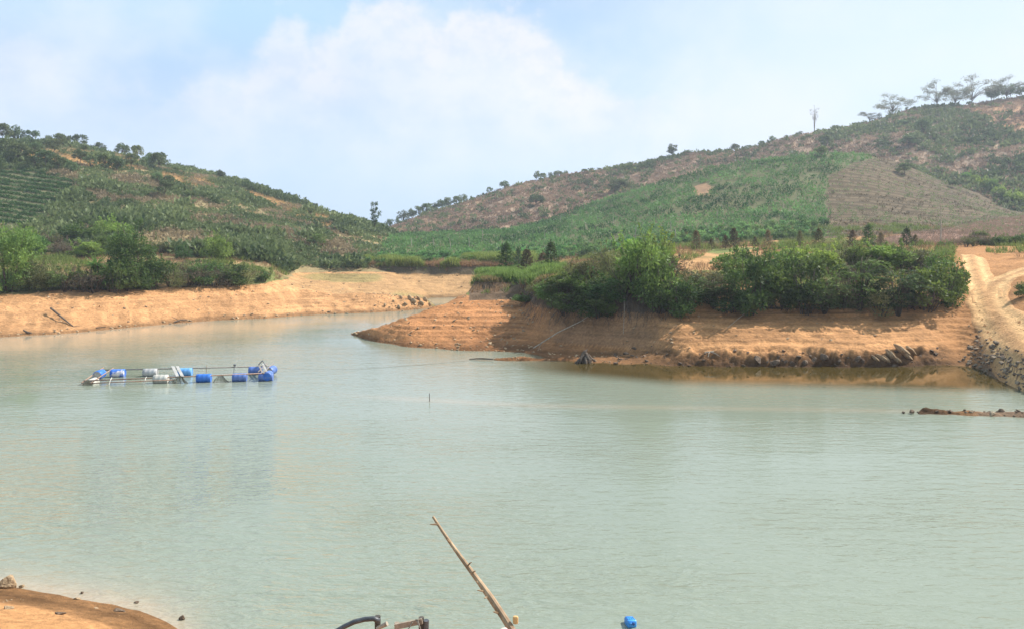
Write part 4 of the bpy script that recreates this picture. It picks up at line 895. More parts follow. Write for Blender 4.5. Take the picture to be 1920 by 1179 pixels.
# bare grey sapling by the pink field
g = G(); t_ = G(); p = gp(1764, 478, 90); p = Vector(((1764-960)/F*112, 112, zat((1764-960)/F*112, 112))); tube(g, [(0, 0, -.2), (.03, 0, 3), (-.03, 0, 6.2)], [.09, .07, .03], 6)
for i in range(16):
    a = i*2.4; b = Vector((0, 0, 3.2+.18*i)); tube(t_, [b, b+Vector((math.cos(a)*.5, math.sin(a)*.5, .5)), b+Vector((math.cos(a)*.9, math.sin(a)*.9, .75))], [.022, .015, .006], 4)
r_ = thing('bare_tree', 'thin bare grey tree standing in front of the pinkish dry field', 'tree', p); obj('trunk', g.mesh('trunk', M['palebark']), r_); obj('twigs', t_.mesh('twigs', M['palebark']), r_)

# ---- roots and dead stems hanging on the shaded scarp
g = G()
for i in range(620):
    px_ = random.uniform(985, 1290); py_ = random.uniform(540, 600); p = gp(px_, py_, 52)
    if p.z < 1.4: continue
    ln = random.uniform(.5, 1.9); e = p+Vector((random.uniform(-.7, .3), -random.uniform(.2, .7)*ln, -ln*random.uniform(.35, .7)))
    e.z = max(e.z, zat(e.x, e.y)+.05); m_ = (p+e)/2+Vector((random.uniform(-.15, .15), -.1, random.uniform(.0, .2))); r0 = random.uniform(.006, .02)
    tube(g, [p+Vector((0, .1, .25)), m_, e], [r0, r0*.8, r0*.4], 4, random.random(), 0, False)
tag(obj('hanging_roots', g.mesh('hanging_roots', M['bark'])), kind='stuff')

# ------------------------------------------------------------------ stones
def ico(sub=2):
    import bmesh
    b = bmesh.new(); bmesh.ops.create_icosphere(b, subdivisions=sub, radius=1); V = np.array([v.co[:] for v in b.verts]); b.verts.index_update()
    T = np.array([[v.index for v in f.verts] for f in b.faces]); b.free(); return V, T
IV1, IT1 = ico(1); IV2, IT2 = ico(3)
def rock_mesh(seed, mat, cuts=12, slab=False):
    r = np.random.default_rng(seed); V = IV2.copy()
    for _ in range(cuts):
        d = unit(r.normal(size=3)); h = r.uniform(.48, .85); k = V@d-h; V = np.where((k > 0)[:, None], V-d*k[:, None]*.92, V)
    V *= (1+.1*(fbm(V[:, 0]*2+seed, V[:, 1]*2+V[:, 2]*1.7, 1, 3, seed)-.5))[:, None]
    g = G(); g.add(V, None, IT2); return g.mesh('rock', M[mat])
ROCK = {m: [rock_mesh(100+i, m, c_) for i in range(4)] for m, c_ in (('rock', 10), ('rockdark', 11), ('rockgrey', 9))}
def stone(p, size, mat, label, group=None, rot=None, sink=.3, name='rock'):
    o = obj(name, random.choice(ROCK[mat])); o.location = Vector(p)+Vector((0, 0, size[2]*(1-2*sink)))
    o.scale = size; o.rotation_euler = rot or (random.uniform(-.3, .3), random.uniform(-.3, .3), random.uniform(0, 6.28))
    return tag(o, label, 'rock', group)
# loose rubble on all bare banks
px, Y, z, py, cls, x = scatter(300000, (-100, 2020), (17, 140), 6)
ok = (z < 3.2) & ((cls != 3))
w = .035+.3*(1-sstep(.0, .5, z))*(cls != 0)+.5*(px > 1815)*(z < 1.7)+.3*((px > 700) & (px < 830) & (Y > 94) & (Y < 104))+.1*((cls == 4) & (px < 1000))+.12*((cls == 4) & (px > 1180) & (px < 1760) & (z < .9))
w = w+.13*((cls == 4) & (px > 940) & (px < 1260) & (z > .4) & (z < 3))
w = np.where(Y > 106, .012, w); w = np.where(cls == 0, .004+.09*((z > .1) & (z < .6)), w); w = np.where((px > 1790) & (z > 1.7), .012, w)
ok &= RNG.random(len(px)) < w*.55; px, Y, z, cls, x = sel(ok, px, Y, z, cls, x)
def rubble(name, m, mat, smin, smax):
    X, Yy, Zz = x[m], Y[m], z[m]; n = len(X)
    if not n: return
    s = smin+(smax-smin)*RNG.random(n)**3; s = s*np.clip(Yy/55, .35, 1.5)
    V = IV1[None]*(1+RNG.normal(0, .17, (n, len(IV1), 1)))*np.array([1, .85, .55])
    a = RNG.uniform(0, 6.28, n); ca, sa = np.cos(a)[:, None], np.sin(a)[:, None]; tl = RNG.normal(0, .5, n)[:, None]
    vx = V[..., 0]*ca-V[..., 1]*sa; vy = V[..., 0]*sa+V[..., 1]*ca; vz = V[..., 2]+vx*tl*.6
    V = np.stack([vx, vy, vz], -1)*s[:, None, None]+np.stack([X, Yy, Zz+s*.12], 1)[:, None]
    T = (IT1[None]+(np.arange(n)*len(IV1))[:, None, None]).reshape(-1, 3)
    g = G(); g.add(V.reshape(-1, 3), None, T, np.repeat(RNG.random(n), len(IT1))); tag(obj(name, g.mesh(name, M[mat])), kind='stuff')
em = (px > 1800) & (z < 1.9); dk = ~em & (cls == 4) & (px > 1150) & (z < 1.0)
rubble('rubble', em, 'rockgrey', .08, .3); rubble('rubble', dk, 'rockdark', .05, .22); rubble('rubble', ~em & ~dk, 'rock', .035, .15)
# outcrop slabs along the waterline
random.seed(5)
for k in range(15):
    px_ = 1420+k*14+random.uniform(-6.5, 6.5); big_ = px_ > 1400
    p = gp(px_, 686-random.uniform(1, 17 if big_ else 8), 45); s = random.choice([.12, .16, .22, .3, .4]) if big_ else random.uniform(.08, .2)
    stone(p, (s*random.uniform(.6, 1.3), s*random.uniform(.6, 1.1), s*random.uniform(.6, 1.0)), 'rockdark', 'dark stained rock of the waterline outcrop, %s from its left end' % ORD[k], 'dark outcrop rocks at the waterline', (random.uniform(-.6, .3), R(-random.uniform(15, 55)), random.uniform(-.6, .6)), .62, 'outcrop_rock')
for i, (px_, py_, s) in enumerate([(1642, 676, .4), (1654, 672, .5), (1662, 678, .42), (1670, 668, .62), (1680, 676, .5), (1692, 662, .72), (1700, 668, .6), (1708, 660, .55)]):
    stone(gp(px_, py_, 45), (s*.3, s*.8, s*random.uniform(.7, 1.0)), 'rock', 'large pale tilted rock slab at the waterline, %s from its left end' % ORD[i], 'pale tilted slabs at the waterline', (random.uniform(-.5, -.1), R(-random.uniform(30, 52)), random.uniform(-.4, .4)), .5, 'rock_slab')
# spit boulders
for i, (px_, py_, s) in enumerate(sorted([(722, 574, .5), (738, 566, .4), (752, 560, .5), (760, 572, .6), (768, 562, .7), (776, 570, .9), (784, 562, .6), (790, 572, .8), (798, 566, .7), (806, 574, .6), (748, 580, .5)])):
    s *= .7; stone(gp(px_, py_, 90), (s*.6, s*.7, s*random.uniform(.6, 1.)), 'rock', 'tan boulder on the stony spit at the inlet, %s from the left' % ORD[i], 'boulders of the stony spit', (random.uniform(-.4, .1), -.6, .2), .3, 'boulder')
# embankment stones below the road
random.seed(9); n = 0
for _try in range(3000):
    if n >= 110: break
    px_ = random.uniform(1826, 1990); py_ = random.uniform(655, 745); p = gp(px_, py_, 36)
    if p.z > 1.75 or p.z < .0 or p.y > 55: continue
    s = random.uniform(.08, .22); stone(p, (s*random.uniform(.8, 1.3), s, s*random.uniform(.45, .8)), random.choice(['rockgrey', 'rockdark', 'rockgrey']), 'angular grey-brown stone on the embankment below the dirt road', 'stones of the road embankment', None, .3, 'stone'); n += 1
# sand bar stones
for i, (px_, py_, s, l) in enumerate([(1709, 769, .2, 'round dark stone at the left tip of the sand bar'), (1694, 770, .11, 'small stone lying left of the round dark stone'), (1757, 770, .12, 'flat stone on the sand bar right of the round dark stone'), (1782, 769, .17, 'dark rounded stone in the middle of the sand bar'), (1808, 770, .1, 'low dark stone on the sand bar, just right of its middle'), (1878, 769, .22, 'largest dark stone on the sand bar near the right edge'), (1904, 770, .14, 'dark stone on the sand bar closest to the right edge'), (1846, 772, .1, 'small stone on the sand bar left of the largest one')]):
    p = at(px_, py_+2, 38.4); p.z = max(zat(p.x, p.y), .02); s *= .75; stone(p, (s, s*.9, s*.75), 'rockdark', l, 'stones on the sand bar', None, .2, 'stone')
# near corner stones
for (px_, py_, s, l, m_) in [(17, 1102, (.23, .2, .19), 'big pale boulder at the water edge in the bottom left corner', 'rock'), (40, 1103, (.07, .06, .05), 'small stone right beside the big pale boulder', 'rock'), (145, 1124, (.12, .07, .03), 'flat pale stone lying on the wet near shore', 'rock'), (154, 1120, (.04, .04, .035), 'small dark stone beside the flat pale stone', 'rockdark'), (222, 1146, (.17, .1, .03), 'long flat stone near the end of the near shore', 'rockdark'),
                           (256, 1139, (.09, .05, .02), 'thin flat stone at the water edge of the near shore', 'rockdark'), (112, 1152, (.13, .07, .035), 'flat brown stone on the dry orange soil', 'rockdark'), (342, 1174, (.08, .065, .055), 'rounded dark stone at the tip of the near shore', 'rockdark'), (350, 1171, (.07, .06, .05), 'pale stone at the tip of the near shore', 'rockgrey'), (15, 1143, (.12, .08, .03), 'flat pale stone half buried at the left edge', 'rock')]:
    p = gp(px_, py_); p.z = max(p.z, .0); stone(p, s, m_, l, 'stones on the near shore', (random.uniform(-.2, .2), random.uniform(-.2, .2), random.uniform(-.5, .5)), .2, 'boulder' if px_ == 17 else 'stone')

# ------------------------------------------------------------------ driftwood, stump, sticks
def stick(name, pts, rad, mat, label, cat='branch', twigs=(), group=None):
    g = G(); o = Vector(pts[0]); P = [Vector(p)-o for p in pts]; tube(g, P, rad, 7, .5)
    for a, b, r in twigs: tube(g, [Vector(a)-o, (Vector(a)+Vector(b))/2-o+Vector((0, 0, .05)), Vector(b)-o], [r, r*.8, r*.4], 5, .4)
    ob = tag(obj(name, g.mesh(name, M[mat])), label, cat, group); ob.location = o; return ob
a = gp(138, 614, 55); b = gp(102, 586, 55)+Vector((0, -.6, .45)); m_ = (a+b)/2+Vector((0, -.2, .1))
stick('driftwood_log', [a, m_, b], [.05, .085, .1], 'root', 'dark driftwood log leaning on the bare left bank', 'driftwood', [(a, gp(104, 600, 55)+Vector((0, 0, .5)), .03), (m_, gp(110, 606, 55)+Vector((0, 0, .2)), .03), (a, gp(150, 616, 55)+Vector((0, 0, .15)), .03)])
a = gp(50, 625, 55); stick('driftwood_log', [a+Vector((-.3, 0, .3)), a+Vector((0, 0, .12)), a+Vector((.5, -.1, .04))], [.06, .1, .05], 'bark', 'short black driftwood piece at the foot of the left bank', 'driftwood')
a = gp(326, 606, 60); b = gp(350, 602, 60); stick('driftwood_log', [a+Vector((0, 0, .1)), (a+b)/2+Vector((0, 0, .22)), b+Vector((0, 0, .1))], [.05, .07, .04], 'root', 'grey driftwood on the left bank below the dark bushes', 'driftwood', [((a+b)/2, gp(322, 598, 60)+Vector((0, 0, .2)), .03)])
a = gp(180, 616, 55); stick('driftwood_log', [a+Vector((0, 0, .06)), a+Vector((.8, .2, .1))], [.05, .03], 'bark', 'thin driftwood stick right of the leaning log', 'driftwood')
a = gp(1000, 654, 50); b = gp(1090, 608, 50); m_ = (a+b)/2
stick('fallen_branch', [a+Vector((0, -.1, .08)), m_+Vector((0, -.2, .3)), b+Vector((0, -.2, .25)), gp(1112, 594, 50)+Vector((0, -.2, .3))], [.045, .04, .03, .015], 'palebark', 'long pale fallen branch lying across the shaded bank', 'branch', [(gp(1016, 646, 50)+Vector((0, -.1, .2)), gp(1008, 660, 50)+Vector((0, -.2, .1)), .02)])
a = gp(1168, 628, 50); stick('dead_branch', [gp(1168, 560, 50)+Vector((0, -.5, .6)), gp(1169, 590, 50)+Vector((0, -.5, .35)), a+Vector((0, -.2, .1))], [.012, .02, .015], 'palebark', 'thin pale stem hanging straight down the shaded bank', 'branch')
a = gp(1108, 584, 50); stick('dead_branch', [gp(1130, 548, 50)+Vector((0, -.6, .6)), gp(1118, 562, 50)+Vector((0, -.6, .45)), a+Vector((0, -.2, .15))], [.015, .025, .012], 'palebark', 'curved pale stem at the top of the shaded bank', 'branch')
a = gp(1364, 616, 50); b = gp(1404, 588, 50); stick('fallen_branch', [a+Vector((0, 0, .06)), (a+b)/2+Vector((0, -.1, .2)), b+Vector((0, -.2, .3))], [.012, .02, .02], 'palebark', 'thin pale branch on the sunlit bank below the thicket', 'branch')
a = gp(880, 676, 50); a = at(880, 675, 56); a.z = .04; b = at(925, 677, 55.5); b.z = .1; stick('driftwood_log', [a, (a+b)/2+Vector((0, 0, .04)), b], [.03, .06, .05], 'root', 'waterlogged driftwood at the tip of the low spit', 'driftwood')
a = gp(1330, 664, 45); stick('driftwood_log', [a+Vector((-.3, 0, .08)), a+Vector((.5, .1, .12))], [.05, .06], 'palebark', 'pale driftwood stuck in the sunlit bank above the waterline', 'driftwood', [(a+Vector((.1, 0, .1)), a+Vector((.55, -.6, -.1)), .03), (a+Vector((0, 0, .1)), a+Vector((-.2, -.5, -.15)), .03)])
# gnarled stump
random.seed(3); g = G(); p = at(1096, 676, 54.6); p.z = zat(p.x, p.y)
for i in range(15):
    an = i*2.4; ln = random.uniform(.35, .8); up = random.uniform(.1, .75)
    tube(g, [(random.uniform(-.1, .1), random.uniform(-.1, .1), .12), (math.cos(an)*ln*.45, math.sin(an)*ln*.4, up*.9), (math.cos(an)*ln*.9, math.sin(an)*ln*.7, up*.55-.05), (math.cos(an)*ln*1.15, math.sin(an)*ln*.9, -.1)], [.15, .12, .08, .03], 7, random.random())
tube(g, [(0, 0, -.1), (-.1, 0, .45), (.02, .05, .75), (.2, .1, .9)], [.26, .2, .12, .03], 8, .4); tube(g, [(.1, 0, .4), (.3, -.05, .5), (.42, 0, .35)], [.14, .13, .06], 7, .8)
tag(obj('tree_stump', g.mesh('tree_stump', M['root'])), 'dark gnarled tree stump with roots at the water edge', 'stump').location = p
g = G(); p = at(805, 752, 12357/(752-HOR)); p.z = 0; tube(g, [(0, 0, -.5), (.01, 0, .12), (0, 0, .42)], [.022, .02, .018], 6); tag(obj('stake', g.mesh('stake', M['bark'])), 'thin dark stake standing alone in the open water', 'stake').location = p

# ------------------------------------------------------------------ floating cage raft
M['steel'] = solid('rusty pipe', (.2, .115, .075), (.46, .3, .22), 20, .6, .2, .4)
M['greysteel'] = solid('grey weathered pipe', (.16, .13, .115), (.33, .29, .26), 20, .6, .2, .4)
M['white'] = solid('weathered white board', (.27, .255, .235), (.5, .48, .45), 10, .6, .2, .3)
M['net'] = solid('dark net', (.08, .075, .05), (.22, .2, .15), 30, .9, .5, .2)
M['rope'] = solid('rope', (.16, .15, .12), (.32, .3, .26), 30, .9, .2, .2)
def plastic(name, c, c2, scale=2.5, lo=.35, hi=.65): 
    m = solid(name, c, c2, scale, .38, .08, .5); cr = [n for n in m.node_tree.nodes if n.type == 'VALTORGB'][0]; cr.color_ramp.elements[0].position = lo; cr.color_ramp.elements[1].position = hi; return m
M['blue1'] = plastic('bright blue plastic', (.015, .11, .46), (.04, .18, .6)); M['blue2'] = plastic('faded blue plastic', (.06, .12, .36), (.12, .2, .48)); M['blue3'] = plastic('light blue plastic', (.1, .3, .68), (.17, .4, .75))
M['bluepatch'] = plastic('blue plastic with pale patch', (.05, .17, .6), (.75, .68, .68), 1.6, .52, .6); M['greyplastic'] = plastic('grey white plastic', (.26, .25, .25), (.5, .49, .48)); M['cream'] = plastic('cream plastic', (.36, .34, .29), (.6, .57, .51))
M['steeldark'] = solid('dark grey metal', (.1, .1, .1), (.2, .2, .2), 12, .5, .1, .4)
BP = [(.19, -.40), (.24, -.405), (.258, -.385), (.258, -.28), (.264, -.265), (.264, -.24), (.258, -.225), (.258, -.02), (.264, 0), (.264, .03), (.258, .05), (.258, .225), (.264, .24), (.264, .265), (.258, .28), (.258, .385), (.24, .405), (.19, .40)]
def barrel(par, c, ang, mat, label, endmat=None):
    g = G(); Mx = Matrix.Rotation(ang, 4, 'Z') @ Matrix.Rotation(R(90), 4, 'Y'); lathe(g, BP, 24, Mx)
    o = obj('barrel', g.mesh('barrel', M[mat], False), par, c); o['label'] = label
    for p in o.data.polygons: p.use_smooth = True
    if endmat:
        e = G(); lathe(e, [(.175, -.416), (.22, -.416), (.22, -.395), (.175, -.395)], 24, Mx); obj('barrel_lid', e.mesh('barrel_lid', M[endmat]), o)
    return o
fl_ = at(161, 722, 46.2); fl_.z = 0; fr = at(494, 716, 47.4); fr.z = 0
ex = (fr-fl_); LEN = ex.length; ang = math.atan2(ex.y, ex.x)
raft = thing('cage_raft', 'floating rectangular cage raft of pipes carried by blue and white barrels', 'raft', fl_); raft.rotation_euler = (0, 0, ang)
WID = 2.75
def rx(px_): # local x for a photo column, front row
    Yr = 46.8; return ((px_-960)/F*Yr-fl_.x)/math.cos(ang)
def rxb(px_):
    Yr = 49.4; return ((px_-960)/F*Yr-fl_.x+WID*math.sin(ang)*-1*-1)/math.cos(ang)
def pole_(pts, r, mat, name='pole'):
    g = G(); tube(g, pts, r, 8); me = g.mesh(name, M[mat], True); return obj(name, me, raft)
pole_([(-.15, 0, .22), (LEN*.5, 0, .33), (LEN+.05, 0, .45)], .035, 'steel'); pole_([(-.15, -.14, .08), (LEN*.5, -.14, .2)], .032, 'steel')
pole_([(-.1, WID, .4), (LEN*.5, WID, .41), (LEN+.2, WID, .45)], .035, 'greysteel'); pole_([(0, WID+.3, .36), (LEN, WID+.3, .4)], .03, 'greysteel')
pole_([(-.12, -.3, .16), (-.15, WID+.3, .5)], .035, 'steel'); pole_([(.38, -.3, .14), (.42, WID+.3, .46)], .03, 'steel'); pole_([(LEN, -.2, .5), (LEN+.05, WID+.4, .6)], .035, 'greysteel'); pole_([(LEN-.35, .2, .5), (LEN-.3, WID+.3, .6)], .03, 'greysteel')
for px_ in (214, 275): 
    g = G(); xx = rx(px_); tube(g, [(xx, -.22, .0), (xx+.03, -.1, .24), (xx+.05, .08, .36)], [.03, .03, .03], 6); obj('clamp', g.mesh('clamp', M['cream']), raft)
for px_, l in ((302, ('cream', 'cream white barrel')), (379, ('blue1', 'bright blue barrel')), (444, ('blue2', 'faded blue barrel')), (492, ('blue2', 'purplish blue barrel'))):
    barrel(raft, (rx(px_), .12, .21), 0, l[0], l[1]+' under the front pole')
for px_, l in ((228, ('bluepatch', 'blue barrel with a white patch')), (285, ('greyplastic', 'grey white barrel')), (347, ('blue3', 'light blue barrel')), (474, ('blue2', 'blue barrel'))):
    barrel(raft, (rxb(px_), WID-.12, .2), 0, l[0], l[1]+' under the back pole')
barrel(raft, (.12, WID*.62, .3), R(90), 'blue1', 'blue barrel across the left end', 'white'); barrel(raft, (.14, WID*.2, .0), R(86), 'cream', 'white barrel across the left end')
barrel(raft, (LEN+.22, .28, .26), R(90), 'blue2', 'blue barrel end-on at the right front corner', 'blue1'); barrel(raft, (LEN+.1, WID*.72, .3), R(78), 'blue2', 'blue barrel at the right back corner', 'white')
def plank(p0, p1, w, mat):
    g = G(); p0, p1 = Vector(p0), Vector(p1); d = p1-p0; rot = d.to_track_quat('X', 'Z').to_matrix(); box(g, (p0+p1)/2, (d.length, w, .035), rot); return obj('plank', g.mesh('plank', M[mat]), raft)
x0 = rxb(322); x1 = rx(336)
plank((x0, WID+.2, .52), (x1-.05, -.15, .38), .17, 'white'); plank((x0+.26, WID+.2, .52), (x1+.22, -.15, .38), .17, 'white')
plank((LEN-.55, WID+.1, .6), (LEN+.12, .3, .5), .12, 'white'); plank((LEN-.75, WID-.1, .56), (LEN-.1, .2, .44), .1, 'greysteel')
for (ax, ay, az), (bx, by, bz) in (((LEN-.8, WID, .55), (LEN-.5, WID-.3, .85)), ((LEN-.5, WID-.3, .85), (LEN-.2, WID-.6, .5))): pole_([(ax, ay, az), (bx, by, bz)], .03, 'steeldark', 'brace')
g = G(); xx = rxb(435); tube(g, [(xx, WID, .5), (xx+.02, WID, .62)], [.08, .08], 8); tube(g, [(xx, WID-.05, .5), (xx+.01, WID-.3, .1)], [.03, .02], 5); obj('post', g.mesh('post', M['steeldark']), raft)
g = G(); xx = rxb(384); tube(g, [(xx, WID, -.1), (xx, WID, .6)], [.025, .025], 6); obj('post', g.mesh('post', M['palebark']), raft)
def netpiece(cx_, cy2, w, h, seed):
    random.seed(seed); g = G()
    for i in range(16):
        a = random.uniform(-1, 1); tube(g, [(cx_+a*w*.25, cy2, h), (cx_+a*w*.6, cy2-.1, h*.45), (cx_+a*w+.1, cy2-.2, -.05)], [.012, .01, .01], 4, random.random())
    for i in range(5):
        zz_ = h*(.1+.18*i); ww = w*(1-.17*i); tube(g, [(cx_-ww*.8, cy2-.18+.03*i, zz_), (cx_+ww*.9, cy2-.18+.03*i, zz_*.9)], [.01, .01], 4)
    return obj('net', g.mesh('net', M['net']), raft)
netpiece(x1+.05, -.05, .55, .42, 4); netpiece(rx(410), 0.02, .5, .36, 5); netpiece(.2, -.2, .35, .3, 6)
# mooring ropes
def rope(a, b, sag, r, label):
    g = G(); P = [a.lerp(b, t)-Vector((0, 0, sag*4*t*(1-t))) for t in np.linspace(0, 1, 14)]; P = [Vector((p.x, p.y, max(p.z, .012)))-a for p in P]
    tube(g, P, r, 5); tag(obj('rope', g.mesh('rope', M['rope'])), label, 'rope').location = a
a = raft.matrix_basis @ Vector((-.15, .4, .22)); b = at(-40, 748, 12357/(748-HOR)); b.z = .02; rope(a, b, .12, .009, 'thin mooring rope running from the raft to the left')
a = raft.matrix_basis @ Vector((LEN+.3, 1.6, .5)); b = at(905, 674, 55.8); b.z = .12; rope(a, b, .35, .007, 'thin mooring rope from the raft toward the low spit')

# ------------------------------------------------------------------ jerrycan afloat
def rbox(g, c, s, r, n=3, mat=0, tint=.5):
    import bmesh
    b = bmesh.new(); bmesh.ops.create_cube(b, size=1); 
    for v in b.verts: v.co = Vector((v.co.x*s[0], v.co.y*s[1], v.co.z*s[2]))
    bmesh.ops.bevel(b, geom=list(b.edges), offset=r, segments=n, affect='EDGES', profile=.5); b.verts.index_update()
    V = [v.co+Vector(c) for v in b.verts]; Q = [[v.index for v in f.verts] for f in b.faces if len(f.verts) == 4]; T = [[v.index for v in f.verts] for f in b.faces if len(f.verts) == 3]
    for f in b.faces:
        if len(f.verts) > 4:
            ii = [v.index for v in f.verts]; T += [[ii[0], ii[k], ii[k+1]] for k in range(1, len(ii)-1)]
    b.free(); g.add(V, Q or None, T or None, tint, mat)
jc = at(1182, 1170, 12357/(1170-HOR)); jc.z = .05
M['bluecan'] = plastic('blue jerrycan plastic', (.02, .2, .62), (.05, .32, .78)); M['bluedark'] = plastic('dark blue cap', (.01, .05, .2), (.02, .08, .28))
can = thing('jerrycan', 'blue plastic jerrycan floating on its side near the bottom of the photo', 'jerrycan', jc); can.rotation_euler = (R(-8), R(3), R(8)); can.scale = (.8, .8, .8)
g = G(); rbox(g, (0, 0, 0), (.255, .36, .2), .045, 4); obj('body', g.mesh('body', M['bluecan'], True), can)
g = G()
for sx in (-1, 1): rbox(g, (sx*.085, .01, .101), (.022, .26, .022), .009, 2)
for sy in (-1, 1): rbox(g, (0, .01+sy*.12, .101), (.148, .022, .022), .009, 2)
rbox(g, (.03, -.02, .101), (.02, .16, .018), .008, 2); rbox(g, (-.03, -.02, .101), (.02, .16, .018), .008, 2); obj('rib', g.mesh('rib', M['bluecan'], True), can)
g = G(); lathe(g, [(.036, 0), (.036, .04), (.03, .046)], 16, Matrix.Translation((.02, -.185, .02)) @ Matrix.Rotation(R(90), 4, 'X')); obj('cap', g.mesh('cap', M['bluedark']), can)
g = G(); tube(g, [(-.09, -.17, .02), (-.09, -.215, .04), (-.03, -.215, .04), (-.03, -.17, .02)], .013, 8); obj('handle', g.mesh('handle', M['bluecan'], True), can)

# ------------------------------------------------------------------ things on the near shore at the bottom edge
M['hose'] = solid('black hose', (.03, .032, .038), (.1, .105, .115), 12, .45, .1, .5); M['oldwood'] = solid('old grey wood', (.16, .125, .095), (.42, .34, .26), 10, .85, .5, .2, (1, 1, .2)); M['darkwood'] = solid('wet dark wood', (.03, .026, .024), (.1, .085, .07), 10, .7, .4, .3, (1, 1, .2))
M['foam'] = solid('orange foam', (.6, .32, .12), (.8, .5, .24), 20, .9, .3, .2); M['cloth'] = solid('pinkish rag', (.45, .33, .28), (.78, .68, .62), 14, .9, .4, .2)
tip = at(811, 967, 4.9); low = at(957, 1182, 4.35); dirv = (low-tip)
t = 1.0
while (tip+dirv*t).z > zat((tip+dirv*t).x, (tip+dirv*t).y)-.2 and t < 6: t += .02
foot = tip+dirv*t
pole = thing('bamboo_pole', 'weathered bamboo pole leaning up from the near shore over the water', 'pole', foot)
g = G(); n = 40; P = []; Rr = []
for i in range(n+1):
    s = i/n; p = foot.lerp(tip, s)-foot; p += Vector((.016*math.sin(s*9)+.008*math.sin(s*31), 0, .014*math.sin(s*5+1))); P.append(p)
    Rr.append((.0215-.0145*max(0, (s-(1-1/t))*t) if s > 1-1/t else .0215)*(1+(.13 if i % 5 == 0 else 0)))
tube(g, P, Rr, 10); obj('cane', g.mesh('cane', M['bamboo'], False), pole)
g = G()
for s, dx, dz in ((.08, -.05, .005), (.25, -.02, .02), (.47, .03, .03), (.53, .026, .02), (.60, .03, -.01), (.68, -.035, .01), (.73, -.02, .0), (.86, -.03, .012)):
    p = tip+dirv*s-foot; tube(g, [p, p+Vector((dx*.7, -.01, dz*.9)), p+Vector((dx, -.01, dz))], [.006, .004, .002], 5)
obj('twig_stub', g.mesh('twig_stub', M['bamboo']), pole)
g = G(); p = tip+dirv*.985-foot
for (dx, dz, r) in ((-.028, .0, .02), (.03, -.01, .021), (.0, -.022, .02)):
    V = IV2*np.array([r*1.2, r, r*.8])*(1+.3*(fbm(IV2[:, 0]*2+dx*90, IV2[:, 1]*2+IV2[:, 2], .8, 3, 6)-.5))[:, None]+np.array(p+Vector((dx, -.02, dz))); g.add(V, None, IT2)
obj('rag_knot', g.mesh('rag_knot', M['cloth'], True), pole)
g = G(); rbox(g, p+Vector((.035, .03, .035)), (.03, .022, .045), .009, 2); obj('foam_wedge', g.mesh('foam_wedge', M['foam']), pole)
# hose on its post
YH = 8.0
po = at(708, 1156, YH); pz = zat(po.x, po.y); post = thing('hose_post', 'dark wooden post holding up the end of a black hose', 'post', (po.x, po.y, pz))
g = G(); tube(g, [(0, 0, -.2), (.012, 0, (po.z-pz)*.5), (0, 0, po.z-pz+.01)], [.034, .032, .03], 9); obj('shaft', g.mesh('shaft', M['darkwood']), post)
g = G(); q = at(716, 1172, YH-.05)-Vector((po.x, po.y, pz)); tube(g, [q-Vector((.05, 0, .03)), q+Vector((.055, -.02, .03))], [.016, .024], 8); obj('peg', g.mesh('peg', M['palebark']), post)
hp = [at(*p, YH-.055) for p in ((712, 1163), (700, 1159), (684, 1160), (664, 1165), (645, 1174), (628, 1184), (600, 1204), (560, 1240))]
e_ = hp[-1].copy(); e_.x -= .3; e_.z = zat(e_.x, e_.y-.1)+.03; hp.append(e_)
g = G(); o0 = hp[0]; tube(g, [p-o0 for p in hp], [.024]*len(hp), 12); tag(obj('hose', g.mesh('hose', M['hose'], True)), 'thick black hose arching over a dark post at the bottom edge', 'hose').location = o0
# small rail frame of old wood
YF = 8.0; pts = {k: at(*v, YF) for k, v in {'a': (744, 1170), 'b': (790, 1160), 'c': (799, 1162)}.items()}
fz = zat(pts['a'].x, YF); fr_ = thing('wooden_frame', 'low frame of two posts and a grey wooden rail tied with string', 'frame', (pts['a'].x, YF, fz)); o0 = Vector((pts['a'].x, YF, fz))
for k, r in (('a', .024), ('b', .028)):
    p = pts[k]-o0; gz = zat(pts[k].x, YF)-fz; g = G(); tube(g, [(p.x, 0, gz-.2), (p.x, 0, p.z+.02)], [r, r], 8); obj('post', g.mesh('post', M['darkwood' if k == 'b' else 'oldwood']), fr_)
g = G(); A, Bp = pts['a']-o0+Vector((0, -.04, 0)), pts['b']-o0+Vector((0, -.045, 0)); d_ = Bp-A; box(g, (A+Bp)/2, (d_.length+.03, .022, .052), d_.to_track_quat('X', 'Z').to_matrix()); obj('rail', g.mesh('rail', M['oldwood']), fr_)
g = G(); 
for i in range(3): tube(g, [Bp+Vector((-.05+.01*i, -.02, .03)), Bp+Vector((.0, -.03, -.06)), Bp+Vector((.03-.015*i, -.02, -.2))], [.005, .005, .004], 5)
tube(g, [A+Vector((.03, -.02, -.1)), (A+Bp)/2+Vector((0, -.02, -.045)), Bp+Vector((-.08, -.02, -.0))], [.006, .006, .005], 5); obj('string', g.mesh('string', M['rope']), fr_)
p = pts['c']; gz = zat(p.x, YF); g = G(); tube(g, [(-.1, .05, -.2), (0, 0, p.z-gz)], [.026, .03], 9); tag(obj('dark_stake', g.mesh('dark_stake', M['hose'])), 'short black stake leaning beside the wooden frame', 'stake').location = (p.x, YF, gz)

# the templates themselves leave the scene; their copies stay
for r in HIDE:
    for c in list(r.children): bpy.data.objects.remove(c)
    bpy.data.objects.remove(r)

